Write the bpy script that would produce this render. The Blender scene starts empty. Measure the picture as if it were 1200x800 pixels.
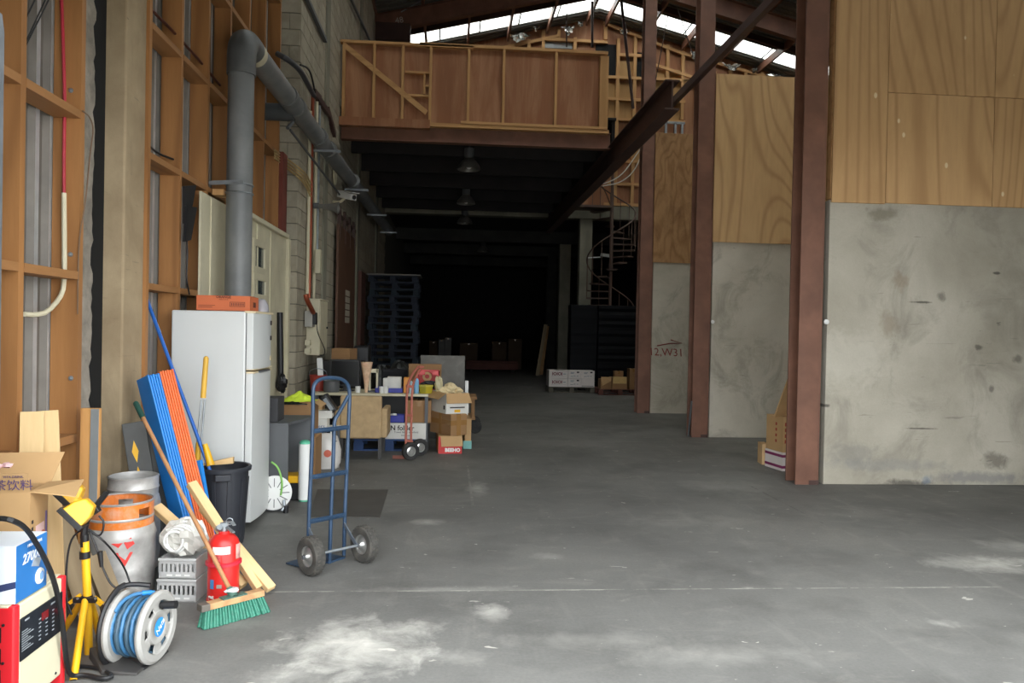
import bpy, bmesh, math, random
from mathutils import Vector, Matrix, Euler
random.seed(7)
S = bpy.context.scene
COL = S.collection
# ------------------------------------------------------------------ camera
FPX, CAMH, ROLL, VP = 900.0, 1.5, math.radians(1.1), (528.0, 388.0)
_fw = Vector((VP[0]-600, 400-VP[1], -FPX)).normalized()
_u = Vector((math.sin(ROLL), math.cos(ROLL), 0)); _u = (_u-_fw*_u.dot(_fw)).normalized()
_r = _fw.cross(_u)
cam_data = bpy.data.cameras.new('camera'); cam = bpy.data.objects.new('camera', cam_data); COL.objects.link(cam)
cam_data.sensor_width = 36.0; cam_data.lens = FPX/1200*36.0; cam_data.clip_end = 300
cam.matrix_world = Matrix.Translation((0, 0, CAMH)) @ Matrix((_r, _fw, _u)).to_4x4()
S.camera = cam
# ------------------------------------------------------------------ world, exposure
w = bpy.data.worlds.new('overcast_sky'); S.world = w; w.use_nodes = True
bg = w.node_tree.nodes['Background']; bg.inputs[0].default_value = (0.93, 0.97, 1.0, 1); bg.inputs[1].default_value = 4.0
vs = S.view_settings; vs.view_transform = 'Standard'; vs.look = 'None'; vs.gamma = 1; vs.use_curve_mapping = False
vs.exposure = 0.85
S.cycles.max_bounces = 7; S.cycles.diffuse_bounces = 5; S.cycles.transparent_max_bounces = 12
# daylight portals: the roller door opening and the translucent roof sheets guide the sky light
DOOR = (-1.62, 4.8, 2.72, 3.05)          # x0, x1, y, head; unseen right jamb set wider for more light
def portal(name, loc, rot, sx, sy):
    l = bpy.data.lights.new(name, 'AREA'); l.shape = 'RECTANGLE'; l.size = sx; l.size_y = sy
    l.cycles.is_portal = True
    o = bpy.data.objects.new(name, l); COL.objects.link(o); o.location = loc; o.rotation_euler = rot
    return o
portal('door_portal', ((DOOR[0]+DOOR[1])/2, DOOR[2]-.3, DOOR[3]/2), (math.radians(90), 0, 0), DOOR[1]-DOOR[0]+.4, DOOR[3]+.3)
# ------------------------------------------------------------------ pixel helpers: a pixel gives a direction, a plane gives the distance
def _D(px, py):
    d = Vector(((px-600)/FPX, (400-py)/FPX, -1.0)); return Vector((d.dot(_r), d.dot(_fw), d.dot(_u)))
EYE = Vector((0, 0, CAMH))
def PZ(px, py, z=0.0): d = _D(px, py); return EYE+d*((z-CAMH)/d.z)
def PX(px, py, x): d = _D(px, py); return EYE+d*(x/d.x)
def PY(px, py, y): d = _D(px, py); return EYE+d*(y/d.y)
# ------------------------------------------------------------------ mesh builder
class MB:
    def __init__(s): s.v = []; s.f = []; s.mi = []; s.m = 0; s.T = None
    def add(s, vs_, fs):
        b = len(s.v)
        for p in vs_:
            p = Vector(p); s.v.append(s.T @ p if s.T else p)
        for f in fs: s.f.append([b+i for i in f]); s.mi.append(s.m)
        return s
    def box(s, c, d, rot=None):
        x, y, z = d[0]/2, d[1]/2, d[2]/2; c = Vector(c)
        R = rot if rot is not None else Matrix.Identity(3)
        if isinstance(R, (tuple, list)): R = Euler(R).to_matrix()
        P = [c+R@Vector(q) for q in ((-x,-y,-z),(x,-y,-z),(x,y,-z),(-x,y,-z),(-x,-y,z),(x,-y,z),(x,y,z),(-x,y,z))]
        return s.add(P, ((0,3,2,1),(4,5,6,7),(0,1,5,4),(1,2,6,5),(2,3,7,6),(3,0,4,7)))
    def bb(s, a, b):
        return s.box([(a[i]+b[i])/2 for i in range(3)], [abs(b[i]-a[i]) for i in range(3)])
    def bar(s, p0, p1, w_, h_, up=(0,0,1)):
        p0 = Vector(p0); p1 = Vector(p1); a = (p1-p0); L = a.length; a.normalize()
        up = Vector(up)
        if abs(a.dot(up)) > .98: up = Vector((0,1,0))
        sx = a.cross(up).normalized(); uz = sx.cross(a)
        R = Matrix((sx, a, uz)).transposed()
        return s.box((p0+p1)/2, (w_, L, h_), R)
    def cyl(s, p0, p1, r0, r1=None, n=16, cap=True):
        r1 = r0 if r1 is None else r1
        p0 = Vector(p0); p1 = Vector(p1); a = (p1-p0).normalized()
        t = Vector((1,0,0)) if abs(a.x) < .9 else Vector((0,1,0))
        x = a.cross(t).normalized(); y = a.cross(x)
        P = []
        for p, r in ((p0, r0), (p1, r1)):
            for i in range(n):
                q = 2*math.pi*i/n; P.append(p+x*(r*math.cos(q))+y*(r*math.sin(q)))
        F = [(i, (i+1) % n, n+(i+1) % n, n+i) for i in range(n)]
        if cap: F += [tuple(range(n))[::-1], tuple(range(n, 2*n))]
        return s.add(P, F)
    def lathe(s, prof, n=24, o=(0,0,0), axis=(0,0,1), cap=True):
        a = Vector(axis).normalized(); t = Vector((1,0,0)) if abs(a.x) < .9 else Vector((0,1,0))
        x = a.cross(t).normalized(); y = a.cross(x); o = Vector(o); P = []
        for r, z in prof:
            for i in range(n):
                q = 2*math.pi*i/n; P.append(o+a*z+x*(r*math.cos(q))+y*(r*math.sin(q)))
        F = []
        for k in range(len(prof)-1):
            for i in range(n): F.append((k*n+i, k*n+(i+1) % n, (k+1)*n+(i+1) % n, (k+1)*n+i))
        if cap:
            if prof[0][0] > 1e-5: F.append(tuple(range(n))[::-1])
            if prof[-1][0] > 1e-5: F.append(tuple(range((len(prof)-1)*n, len(prof)*n)))
        return s.add(P, F)
    def tube(s, pts, r, n=8, smooth=0, closed=False, cap=True):
        pts = [Vector(p) for p in pts]
        for _ in range(smooth):
            q = [pts[0]] if not closed else []
            m = len(pts)
            for i in range(m-1 if not closed else m):
                a, b = pts[i], pts[(i+1) % m]; q += [a*.75+b*.25, a*.25+b*.75]
            if not closed: q.append(pts[-1])
            pts = q
        m = len(pts); P = []; prev = None
        for i, p in enumerate(pts):
            if closed: a = pts[(i+1) % m]-pts[i-1]
            else: a = pts[min(i+1, m-1)]-pts[max(i-1, 0)]
            a.normalize()
            if prev is None:
                t = Vector((0,0,1)) if abs(a.z) < .9 else Vector((1,0,0)); x = a.cross(t).normalized()
            else:
                x = prev-a*prev.dot(a); x.normalize()
            prev = x; y = a.cross(x); rr = r[i] if isinstance(r, (list, tuple)) and len(r) == m else (r if not isinstance(r, (list, tuple)) else r[0])
            for k in range(n):
                q = 2*math.pi*k/n; P.append(p+x*(rr*math.cos(q))+y*(rr*math.sin(q)))
        F = []
        for i in range(m if closed else m-1):
            j = (i+1) % m
            for k in range(n): F.append((i*n+k, i*n+(k+1) % n, j*n+(k+1) % n, j*n+k))
        if not closed and cap: F += [tuple(range(n))[::-1], tuple(range((m-1)*n, m*n))]
        return s.add(P, F)
    def prism(s, poly, off):
        """poly: list of 3D points, extruded by vector off"""
        poly = [Vector(p) for p in poly]; off = Vector(off); n = len(poly)
        P = poly+[p+off for p in poly]
        F = [tuple(range(n))[::-1], tuple(range(n, 2*n))]+[(i, (i+1) % n, n+(i+1) % n, n+i) for i in range(n)]
        return s.add(P, F)
    def sphere(s, c, rad, n=14, m=9, jit=0.0, seed=0):
        rnd = random.Random(seed); c = Vector(c); rad = Vector(rad) if not isinstance(rad, (int, float)) else Vector((rad,)*3)
        P = []; F = []
        for j in range(m+1):
            th = math.pi*j/m
            for i in range(n):
                q = 2*math.pi*i/n; k = 1+rnd.uniform(-jit, jit)
                P.append(c+Vector((rad.x*k*math.sin(th)*math.cos(q), rad.y*k*math.sin(th)*math.sin(q), rad.z*k*math.cos(th))))
        for j in range(m):
            for i in range(n): F.append((j*n+i, (j+1)*n+i, (j+1)*n+(i+1) % n, j*n+(i+1) % n))
        return s.add(P, F)
    def mesh(s, name, mats, smooth=False, fix=True):
        me = bpy.data.meshes.new(name); me.from_pydata([tuple(p) for p in s.v], [], s.f)
        if not isinstance(mats, (list, tuple)): mats = [mats]
        for m in mats: me.materials.append(m)
        if len(mats) > 1: me.polygons.foreach_set('material_index', s.mi)
        if fix:
            b = bmesh.new(); b.from_mesh(me); bmesh.ops.recalc_face_normals(b, faces=b.faces); b.to_mesh(me); b.free()
        if smooth:
            me.polygons.foreach_set('use_smooth', [True]*len(me.polygons)); me.set_sharp_from_angle(angle=math.radians(38))
        me.update(); return me
    def build(s, name, mats, parent=None, smooth=False, bevel=0, seg=2, fix=True):
        o = bpy.data.objects.new(name, s.mesh(name, mats, smooth, fix)); COL.objects.link(o)
        if parent is not None: o.parent = parent
        if bevel:
            md = o.modifiers.new('bevel', 'BEVEL'); md.width = bevel; md.segments = seg; md.limit_method = 'ANGLE'; md.angle_limit = math.radians(40)
            md.harden_normals = False
        return o
def B(c, d, rot=None): return MB().box(c, d, rot)
def tag(o, label, cat, group=None, kind=None):
    o['label'] = label
    if cat: o['category'] = cat
    if group: o['group'] = group
    if kind: o['kind'] = kind
    return o
def thing(name, label, cat, loc=(0,0,0), rz=0.0, group=None, rot=None):
    o = bpy.data.objects.new(name, None); COL.objects.link(o); o.location = loc; o.empty_display_size = .1
    o.rotation_euler = rot if rot is not None else (0, 0, rz)
    return tag(o, label, cat, group)
def struct(o, label=None):
    o['kind'] = 'structure'
    if label: o['label'] = label
    return o
def place(o, loc, rz=0, rot=None):
    o.location = loc; o.rotation_euler = rot if rot is not None else (0,0,rz); return o
def link_copy(o, parent, name=None):
    c = o.copy(); COL.objects.link(c); c.parent = parent; return c
def copy_tree(o, parent=None):
    c = o.copy(); COL.objects.link(c); c.parent = parent
    for ch in list(o.children): copy_tree(ch, c)
    return c
_fontcache = {}
def text(s, size, mat, parent, o, right, up, name='lettering', align='CENTER', extr=.0006, shear=0, bold=0, lift=.001):
    cu = bpy.data.curves.new('t', 'FONT'); cu.body = s; cu.size = size; cu.align_x = align; cu.align_y = 'CENTER'; cu.extrude = extr; cu.shear = shear; cu.offset = bold; cu.resolution_u = 2
    ob = bpy.data.objects.new('t', cu); COL.objects.link(ob)
    dg = bpy.context.evaluated_depsgraph_get(); me = bpy.data.meshes.new_from_object(ob.evaluated_get(dg))
    bpy.data.objects.remove(ob); bpy.data.curves.remove(cu)
    me.materials.clear(); me.materials.append(mat)
    t = bpy.data.objects.new(name, me); COL.objects.link(t); t.parent = parent
    R = Vector(right).normalized(); U = Vector(up); U = (U-R*U.dot(R)).normalized(); N = R.cross(U)
    t.matrix_local = Matrix.Translation(Vector(o)+N*lift) @ Matrix((R, U, N)).transposed().to_4x4()
    return t
# ------------------------------------------------------------------ materials
def _nodes(name):
    m = bpy.data.materials.new(name); m.use_nodes = True; nt = m.node_tree; return m, nt, nt.nodes, nt.links, nt.nodes['Principled BSDF']
def lin(c):   # sRGB 0-255 to linear
    return tuple(((v/255)/12.92 if v/255 <= .04045 else ((v/255+.055)/1.055)**2.4) for v in c)+(1,)
def _coord(N, L, sc=(1,1,1), rnd=True):
    tc = N.new('ShaderNodeTexCoord'); mp = N.new('ShaderNodeMapping'); mp.inputs['Scale'].default_value = sc
    if rnd:
        oi = N.new('ShaderNodeObjectInfo'); mu = N.new('ShaderNodeMath'); mu.operation = 'MULTIPLY'; mu.inputs[1].default_value = 37.0
        L.new(oi.outputs['Random'], mu.inputs[0]); ad = N.new('ShaderNodeVectorMath'); ad.operation = 'ADD'
        L.new(tc.outputs['Object'], ad.inputs[0]); L.new(mu.outputs[0], ad.inputs[1]); L.new(ad.outputs[0], mp.inputs['Vector'])
    else: L.new(tc.outputs['Object'], mp.inputs['Vector'])
    return mp.outputs['Vector']
def _noise(N, L, vec, scale, det=3, rough=.55, dist=0):
    n = N.new('ShaderNodeTexNoise'); n.inputs['Scale'].default_value = scale; n.inputs['Detail'].default_value = det; n.inputs['Roughness'].default_value = rough; n.inputs['Distortion'].default_value = dist
    L.new(vec, n.inputs['Vector']); return n.outputs['Fac']
def _ramp(N, L, fac, stops):
    r = N.new('ShaderNodeValToRGB'); e = r.color_ramp.elements
    while len(e) < len(stops): e.new(.5)
    for i, (p, c) in enumerate(stops): e[i].position = p; e[i].color = c if len(c) == 4 else tuple(c)+(1,)
    L.new(fac, r.inputs[0]); return r.outputs['Color']
def _mix(N, L, a, b, fac, mode='MIX'):
    m = N.new('ShaderNodeMix'); m.data_type = 'RGBA'; m.blend_type = mode
    for s_, v in ((6, a), (7, b)):
        if isinstance(v, (tuple, list)): m.inputs[s_].default_value = v
        else: L.new(v, m.inputs[s_])
    if isinstance(fac, (int, float)): m.inputs[0].default_value = fac
    else: L.new(fac, m.inputs[0])
    return m.outputs[2]
def _math(N, L, op, a, b=None, c=None):
    m = N.new('ShaderNodeMath'); m.operation = op
    for i, v in enumerate((a, b, c)):
        if v is None: continue
        if isinstance(v, (int, float)): m.inputs[i].default_value = v
        else: L.new(v, m.inputs[i])
    return m.outputs[0]
def _bump(N, L, bs, h, strength, dist=.01):
    b = N.new('ShaderNodeBump'); b.inputs['Strength'].default_value = strength; b.inputs['Distance'].default_value = dist
    L.new(h, b.inputs['Height']); L.new(b.outputs[0], bs.inputs['Normal'])
def P(name, rgb, rough=.5, metal=0.0, var=.12, vs_=5.0, bump=0.0, bscale=60, dirt=None, dirt_amt=.5, dscale=3.0, spec=.5, alpha=1.0, sc=(1,1,1)):
    m, nt, N, L, bs = _nodes(name)
    c = lin(rgb); v = _coord(N, L, sc)
    n = _noise(N, L, v, vs_, 4)
    lo = tuple(x*(1-var) for x in c[:3])+(1,); hi = tuple(min(1, x*(1+var)) for x in c[:3])+(1,)
    col = _ramp(N, L, n, ((.3, lo), (.7, hi)))
    if dirt:
        d = _noise(N, L, v, dscale, 6, .65, .4)
        dm = _ramp(N, L, d, ((.5-.12*dirt_amt, (0,0,0)), (.72, (dirt_amt,)*3)))
        col = _mix(N, L, col, lin(dirt), dm)
    L.new(col, bs.inputs['Base Color'])
    bs.inputs['Roughness'].default_value = rough; bs.inputs['Metallic'].default_value = metal; bs.inputs['Specular IOR Level'].default_value = spec
    if alpha < 1: bs.inputs['Alpha'].default_value = alpha
    if bump: _bump(N, L, bs, _noise(N, L, v, bscale, 3), bump, .004)
    return m
def wood(name, dark, light, axis='Z', rough=.6, freq=9.0, base=2.2, stretch=.12, line=.55, grime=None, gamt=.35, gsc=2.5, spots=None, spec=.3, pw=3.0, gco=(1,1,.5)):
    m, nt, N, L, bs = _nodes(name)
    sc = {'Z': (1,1,stretch), 'Y': (1,stretch,1), 'X': (stretch,1,1)}[axis]
    v = _coord(N, L, sc)
    n = _noise(N, L, v, base, 2, .5, .25)
    s_ = _math(N, L, 'SINE', _math(N, L, 'MULTIPLY', n, freq*6.283))
    ring = _math(N, L, 'MULTIPLY_ADD', s_, .5, .5)
    ringc = _math(N, L, 'POWER', ring, pw)
    fib = _noise(N, L, v, base*28, 3, .6)
    big = _noise(N, L, v, base*.6, 2)
    col = _mix(N, L, lin(light), lin(dark), _math(N, L, 'MULTIPLY', ringc, line))
    col = _mix(N, L, col, lin(dark), _math(N, L, 'MULTIPLY', fib, .45))
    col = _mix(N, L, col, lin(light), _math(N, L, 'MULTIPLY', big, .35))
    if grime:
        g = _noise(N, L, _coord(N, L, gco), gsc, 6, .7, .5)
        col = _mix(N, L, col, lin(grime), _ramp(N, L, g, ((.45, (0,0,0)), (.75, (gamt,)*3))))
    if spots:
        vo = N.new('ShaderNodeTexVoronoi'); vo.inputs['Scale'].default_value = spots[1]; L.new(_coord(N, L, (1,1,.6)), vo.inputs['Vector'])
        th = _ramp(N, L, vo.outputs['Distance'], ((0.0, (1,1,1)), (spots[2], (1,1,1)), (spots[2]+.02, (0,0,0))))
        col = _mix(N, L, col, lin(spots[0]), th)
    L.new(col, bs.inputs['Base Color']); bs.inputs['Roughness'].default_value = rough; bs.inputs['Specular IOR Level'].default_value = spec
    _bump(N, L, bs, _math(N, L, 'ADD', fib, _math(N, L, 'MULTIPLY', ring, .4)), .25, .003)
    return m
def concrete(name, lo, hi, stain, rough=.8, sc=1.0, stain_amt=.5, streak=False, scuff=True, bump=.25, marks=()):
    m, nt, N, L, bs = _nodes(name)
    v = _coord(N, L, (1,1,1))
    a = _noise(N, L, v, 1.1*sc, 7, .62, .3); col = _ramp(N, L, a, ((.3, lin(lo)), (.68, lin(hi))))
    b = _noise(N, L, _coord(N, L, (1,1,.25) if streak else (1,1,.8)), 2.3*sc, 7, .7, .8)
    col = _mix(N, L, col, lin(stain), _ramp(N, L, b, ((.5, (0,0,0)), (.72, (stain_amt,)*3))))
    if scuff:   # dark dents and scratches
        c = _noise(N, L, _coord(N, L, (1,1,3.0)), 3.4*sc, 5, .55, 1.2)
        col = _mix(N, L, col, lin((60,60,58)), _ramp(N, L, c, ((.70, (0,0,0)), (.75, (.5,)*3))))
        d = _noise(N, L, _coord(N, L, (.4,.4,6.0)), 5*sc, 4, .5, .6)
        col = _mix(N, L, col, lin((95,92,86)), _ramp(N, L, d, ((.70, (0,0,0)), (.73, (.35,)*3))))
    if marks:   # stains with their own outlines: (x, z, rx, rz, colour, amount)
        v0 = _coord(N, L, (1,1,1), False); sp = N.new('ShaderNodeSeparateXYZ'); L.new(v0, sp.inputs[0]); nz = _noise(N, L, v0, 9, 5, .65, .3)
        for (mx_, mz_, rx, rz, mc, amt) in marks:
            dx = _math(N, L, 'DIVIDE', _math(N, L, 'SUBTRACT', sp.outputs[0], mx_), rx); dz = _math(N, L, 'DIVIDE', _math(N, L, 'SUBTRACT', sp.outputs[2], mz_), rz)
            d_ = _math(N, L, 'SQRT', _math(N, L, 'ADD', _math(N, L, 'MULTIPLY', dx, dx), _math(N, L, 'MULTIPLY', dz, dz)))
            k_ = _math(N, L, 'MULTIPLY_ADD', _math(N, L, 'ADD', d_, _math(N, L, 'MULTIPLY', _math(N, L, 'SUBTRACT', nz, .5), 2.0)), .5, .1)
            col = _mix(N, L, col, lin(mc), _ramp(N, L, k_, ((.35, (amt,)*3), (.65, (0,0,0)))))
    f = _noise(N, L, v, 70*sc, 3)
    col = _mix(N, L, col, (.02,.02,.02,1), _math(N, L, 'MULTIPLY', f, .12))
    L.new(col, bs.inputs['Base Color']); bs.inputs['Roughness'].default_value = rough; bs.inputs['Specular IOR Level'].default_value = .3
    _bump(N, L, bs, _math(N, L, 'ADD', _math(N, L, 'MULTIPLY', f, .3), a), bump, .01)
    return m
# ================================================================== MATERIALS
M = {}
M['stud'] = wood('stained_pine', (112,74,42), (172,122,74), 'Z', .55, 7, 2.0, .10, .6)
M['nog'] = wood('stained_pine_nogging', (108,74,44), (164,118,74), 'Y', .6, 7, 2.0, .10, .5)
M['pale'] = wood('raw_pine', (176,138,88), (226,196,146), 'Z', .65, 8, 2.4, .10, .5)
M['paleX'] = wood('raw_pine_lengthwise', (170,130,80), (222,190,138), 'X', .65, 8, 2.4, .10, .5)
M['paleY'] = wood('raw_pine_along', (128,88,50), (196,150,98), 'Y', .65, 8, 2.4, .10, .4)
M['frameX'] = wood('framing_pine_cross', (150,104,62), (204,160,108), 'X', .65, 8, 2.4, .10, .4)
M['frame'] = wood('framing_pine', (142,98,56), (200,156,104), 'Z', .65, 8, 2.4, .10, .4)
M['grey_wood'] = wood('weathered_board', (104,88,68), (168,150,120), 'Z', .8, 7, 2.2, .08, .6)
M['ply'] = wood('plywood_face', (136,94,52), (216,180,130), 'Z', .6, 34, .62, .14, .42, (164,124,82), .3, .8, pw=5)
M['ply_spot'] = wood('plywood_knotty', (130,88,48), (212,172,122), 'Z', .6, 36, .62, .12, .42, (156,116,74), .35, .9, pw=5, spots=((226,206,166), 3.6, .055))
M['ply_dark'] = wood('plywood_weathered', (112,76,44), (176,136,92), 'Z', .65, 12, 1.8, .3, .5, (92,60,34), .6, 4.0, spots=((224,204,166), 4.2, .075))
M['ply_red'] = wood('plywood_redbrown', (118,76,50), (156,106,74), 'Z', .6, 4, 1.2, .06, .35, (206,160,122), .6, 3.2, gco=(1,1,.12))
M['ply_tan'] = wood('plywood_tan', (140,106,66), (186,148,98), 'Z', .65, 4, 1.2, .2, .3)
M['conc'] = concrete('cast_concrete_panel', (172,165,148), (204,197,181), (132,126,112), .8, .8, .75)
_mk = lambda px, py, rx, rz, c, a: (PY(px, py, 7.62).x, PY(px, py, 7.62).z, rx, rz, c, a*.85)
M['conc_near'] = concrete('cast_concrete_panel_marked', (160,153,137), (194,187,171), (128,122,110), .8, .8, .6, marks=[_mk(1033,250,.17,.07,(132,126,108),.8), _mk(1055,328,.10,.11,(146,128,104),.55), _mk(1042,380,.12,.13,(142,126,104),.5), _mk(1080,354,.13,.012,(70,66,60),.9), _mk(1103,347,.05,.05,(96,92,84),.7), _mk(1147,407,.05,.03,(76,72,66),.8), _mk(1168,320,.04,.015,(60,58,54),.9), _mk(1192,421,.06,.05,(84,80,74),.7), _mk(1162,456,.03,.04,(84,80,74),.7), _mk(1168,540,.16,.10,(96,90,80),.75), _mk(968,475,.05,.02,(60,58,54),.9), _mk(1080,502,.18,.008,(74,70,64),.9), _mk(1060,566,.3,.05,(64,60,56),.8), _mk(1000,530,.3,.12,(132,130,124),.5), _mk(1150,560,.6,.07,(112,114,120),.6), _mk(1085,562,.06,.05,(120,140,160),.5), _mk(1040,545,.7,.07,(140,140,136),.5), _mk(990,420,.5,.3,(214,208,194),.4)])
M['conc_col'] = concrete('beige_cast_concrete', (150,130,102), (186,166,134), (112,98,80), .85, 1.6, .4, True)
M['conc_far'] = concrete('grey_concrete_frame', (120,118,104), (150,146,130), (98,96,86), .85, 1.0, .4, True, False)
M['render'] = concrete('rough_render', (118,112,102), (168,158,144), (90,86,80), .9, 5, .5, False, False, .8)
M['block'] = concrete('concrete_block', (150,142,124), (180,171,152), (194,187,170), .9, 2.2, .5, False, False, .4)
M['block_lit'] = M['block']
M['mortar'] = P('mortar', (104,99,88), .95, 0, .15, 8, .2)
M['steel'] = P('red_oxide_steel', (122,84,66), .55, 0, .22, 3.0, .05, 80, (98,64,50), .6, 2.5)
M['steel_dark'] = P('dark_red_oxide_steel', (72,50,44), .6, 0, .2, 3.0)
M['galv'] = P('galvanised_steel', (150,156,160), .38, .75, .22, 9, .05, 30)
M['galv_sheet'] = P('galvanised_sheet', (140,142,142), .5, .4, .18, 4, .03, 30)
M['roof'] = P('roof_sheet_underside', (120,122,116), .6, .2, .15, 2)
M['soot'] = P('sooty_dark_timber', (34,30,30), .85, 0, .25, 3)  # shade of the back bay and mezzanine underside put into the base colour
M['conc_soot'] = P('grimy_dark_concrete', (58,57,54), .9, 0, .25, 2)  # concrete darkened in colour to paint in the shade of the deep bay
M['dark'] = P('black_gap', (10,10,11), .9)
M['cream'] = P('cream_paint', (208,200,172), .55, 0, .06, 3, .03, 40, (150,140,112), .35, 2.0)
M['white'] = P('white_enamel', (208,210,208), .35, 0, .03, 2)
M['white_plastic'] = P('white_plastic', (224,224,220), .45, 0, .05, 4)
M['pvc'] = P('grey_pvc', (112,114,114), .45, 0, .10, 3, 0, 60, (150,150,146), .35, 3.0)
M['copper'] = P('copper_pipe', (150,74,48), .4, .5, .15, 6)
M['black'] = P('black_plastic', (24,24,26), .45, 0, .2, 6)
M['rubber'] = P('black_rubber', (36,36,36), .8, 0, .25, 10, .2, 60, (92,88,82), .4, 8)
M['cable'] = P('black_cable', (22,22,24), .5)
M['card'] = P('cardboard', (186,150,104), .8, 0, .07, 3, .05, 90)
M['card_dark'] = P('brown_cardboard', (148,112,74), .8, 0, .08, 3, .05, 90)
M['tape'] = P('packing_tape', (150,112,66), .25, 0, .06, 4)
M['ink'] = P('dark_print', (52,44,44), .7)
M['purple_ink'] = P('purple_print', (84,66,104), .7)
M['foil'] = P('crumpled_foil', (214,214,210), .25, .9, .12, 6)
M['yellow'] = P('yellow_paint', (236,180,30), .4, 0, .07, 4, 0, 60, (190,140,30), .25, 6)
M['red'] = P('red_paint', (206,38,34), .35, 0, .06, 4)
M['dkgrey'] = P('dark_grey_laminate', (84,86,88), .55, 0, .08, 4)
# translucent roof sheet
def _sky():
    m = bpy.data.materials.new('translucent_roof_sheet'); m.use_nodes = True; nt = m.node_tree; N = nt.nodes; L = nt.links
    N.remove(N['Principled BSDF']); t = N.new('ShaderNodeBsdfTransparent'); t.inputs[0].default_value = (.80,.80,.78,1)
    d = N.new('ShaderNodeBsdfTranslucent'); d.inputs[0].default_value = (.9,.9,.86,1); mx = N.new('ShaderNodeMixShader'); mx.inputs[0].default_value = .45
    L.new(t.outputs[0], mx.inputs[1]); L.new(d.outputs[0], mx.inputs[2]); L.new(mx.outputs[0], N['Material Output'].inputs['Surface']); return m
M['skylight'] = _sky()
# floor: dark trowelled concrete with chalky flecks, pale patches and scraped joints
def _floor():
    m, nt, N, L, bs = _nodes('worn_grey_concrete_floor'); v = _coord(N, L, (1,1,1), False)
    a = _noise(N, L, v, .55, 8, .62, .3); col = _ramp(N, L, a, ((.30, lin((104,103,100))), (.55, lin((122,121,117))), (.75, lin((138,136,130)))))
    b = _noise(N, L, _coord(N, L, (1,1.8,1), False), 3.2, 7, .66, .7); col = _mix(N, L, col, lin((146,143,136)), _ramp(N, L, b, ((.53, (0,0,0)), (.78, (.6,)*3))))
    g = _noise(N, L, v, 1.5, 6, .6); col = _mix(N, L, col, lin((74,73,70)), _ramp(N, L, g, ((.5, (0,0,0)), (.75, (.6,)*3))))
    fine = _noise(N, L, v, 55, 4, .6); col = _mix(N, L, col, lin((60,60,58)), _math(N, L, 'MULTIPLY', fine, .45))
    sv = N.new('ShaderNodeMapping'); sv.inputs['Rotation'].default_value = (0,0,math.radians(38)); sv.inputs['Scale'].default_value = (4,.6,1); L.new(v, sv.inputs['Vector'])
    st_ = _noise(N, L, sv.outputs[0], 1.6, 4, .6, .5); col = _mix(N, L, col, lin((158,155,147)), _ramp(N, L, st_, ((.58, (0,0,0)), (.8, (.2,)*3))))
    c = _noise(N, L, _coord(N, L, (1.0,2.4,1), False), 9, 3, .5, .9); col = _mix(N, L, col, lin((196,192,182)), _ramp(N, L, c, ((.715, (0,0,0)), (.74, (.7,)*3))))
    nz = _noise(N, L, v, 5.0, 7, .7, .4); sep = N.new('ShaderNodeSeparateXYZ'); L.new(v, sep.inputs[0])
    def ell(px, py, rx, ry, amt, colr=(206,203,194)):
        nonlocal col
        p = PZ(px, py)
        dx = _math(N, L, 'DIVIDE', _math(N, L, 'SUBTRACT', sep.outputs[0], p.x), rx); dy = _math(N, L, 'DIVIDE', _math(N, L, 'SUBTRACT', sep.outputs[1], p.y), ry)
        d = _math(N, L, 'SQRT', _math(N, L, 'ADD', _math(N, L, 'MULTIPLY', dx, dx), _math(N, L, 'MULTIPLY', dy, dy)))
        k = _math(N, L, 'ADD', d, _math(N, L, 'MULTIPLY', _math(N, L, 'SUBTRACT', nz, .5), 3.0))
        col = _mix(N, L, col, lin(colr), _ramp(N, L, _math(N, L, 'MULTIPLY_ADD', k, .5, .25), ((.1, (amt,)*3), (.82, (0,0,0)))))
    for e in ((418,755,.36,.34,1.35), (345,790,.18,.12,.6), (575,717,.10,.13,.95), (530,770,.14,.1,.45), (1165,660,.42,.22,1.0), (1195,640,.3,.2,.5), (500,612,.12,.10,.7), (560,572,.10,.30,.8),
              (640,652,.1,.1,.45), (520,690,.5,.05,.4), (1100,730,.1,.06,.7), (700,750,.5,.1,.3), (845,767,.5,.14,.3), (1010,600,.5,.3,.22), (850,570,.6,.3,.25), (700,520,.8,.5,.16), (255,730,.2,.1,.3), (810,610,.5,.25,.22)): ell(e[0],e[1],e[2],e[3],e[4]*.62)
    def line(coord, val, wd, amt, lo, hi, colr=(170,168,158)):
        nonlocal col
        o = sep.outputs[coord]; q = sep.outputs[1-coord]
        wob = _math(N, L, 'MULTIPLY', _math(N, L, 'SUBTRACT', nz, .5), .02)
        d = _math(N, L, 'ABSOLUTE', _math(N, L, 'SUBTRACT', _math(N, L, 'ADD', o, wob), val))
        on = _math(N, L, 'LESS_THAN', d, wd); on = _math(N, L, 'MULTIPLY', on, _math(N, L, 'GREATER_THAN', q, lo)); on = _math(N, L, 'MULTIPLY', on, _math(N, L, 'LESS_THAN', q, hi))
        on = _math(N, L, 'MULTIPLY', on, _ramp(N, L, nz, ((.42, (0,0,0)), (.62, (amt,)*3))))
        col = _mix(N, L, col, lin(colr), on)
    line(1, 4.44, .008, .9, -1.4, 8); line(1, 6.62, .010, .35, -.6, .25); line(0, .22, .012, .45, 6.6, 8.6); line(1, 10.6, .012, .5, -2, 9); line(0, 3.05, .007, .8, 6.0, 7.6, (60,60,58)); line(1, 14.4, .012, .5, -2, 9)
    L.new(col, bs.inputs['Base Color']); bs.inputs['Roughness'].default_value = .62; bs.inputs['Specular IOR Level'].default_value = .35
    _bump(N, L, bs, _math(N, L, 'ADD', _math(N, L, 'MULTIPLY', fine, .4), b), .3, .006)
    return m
M['floor'] = _floor()
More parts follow.
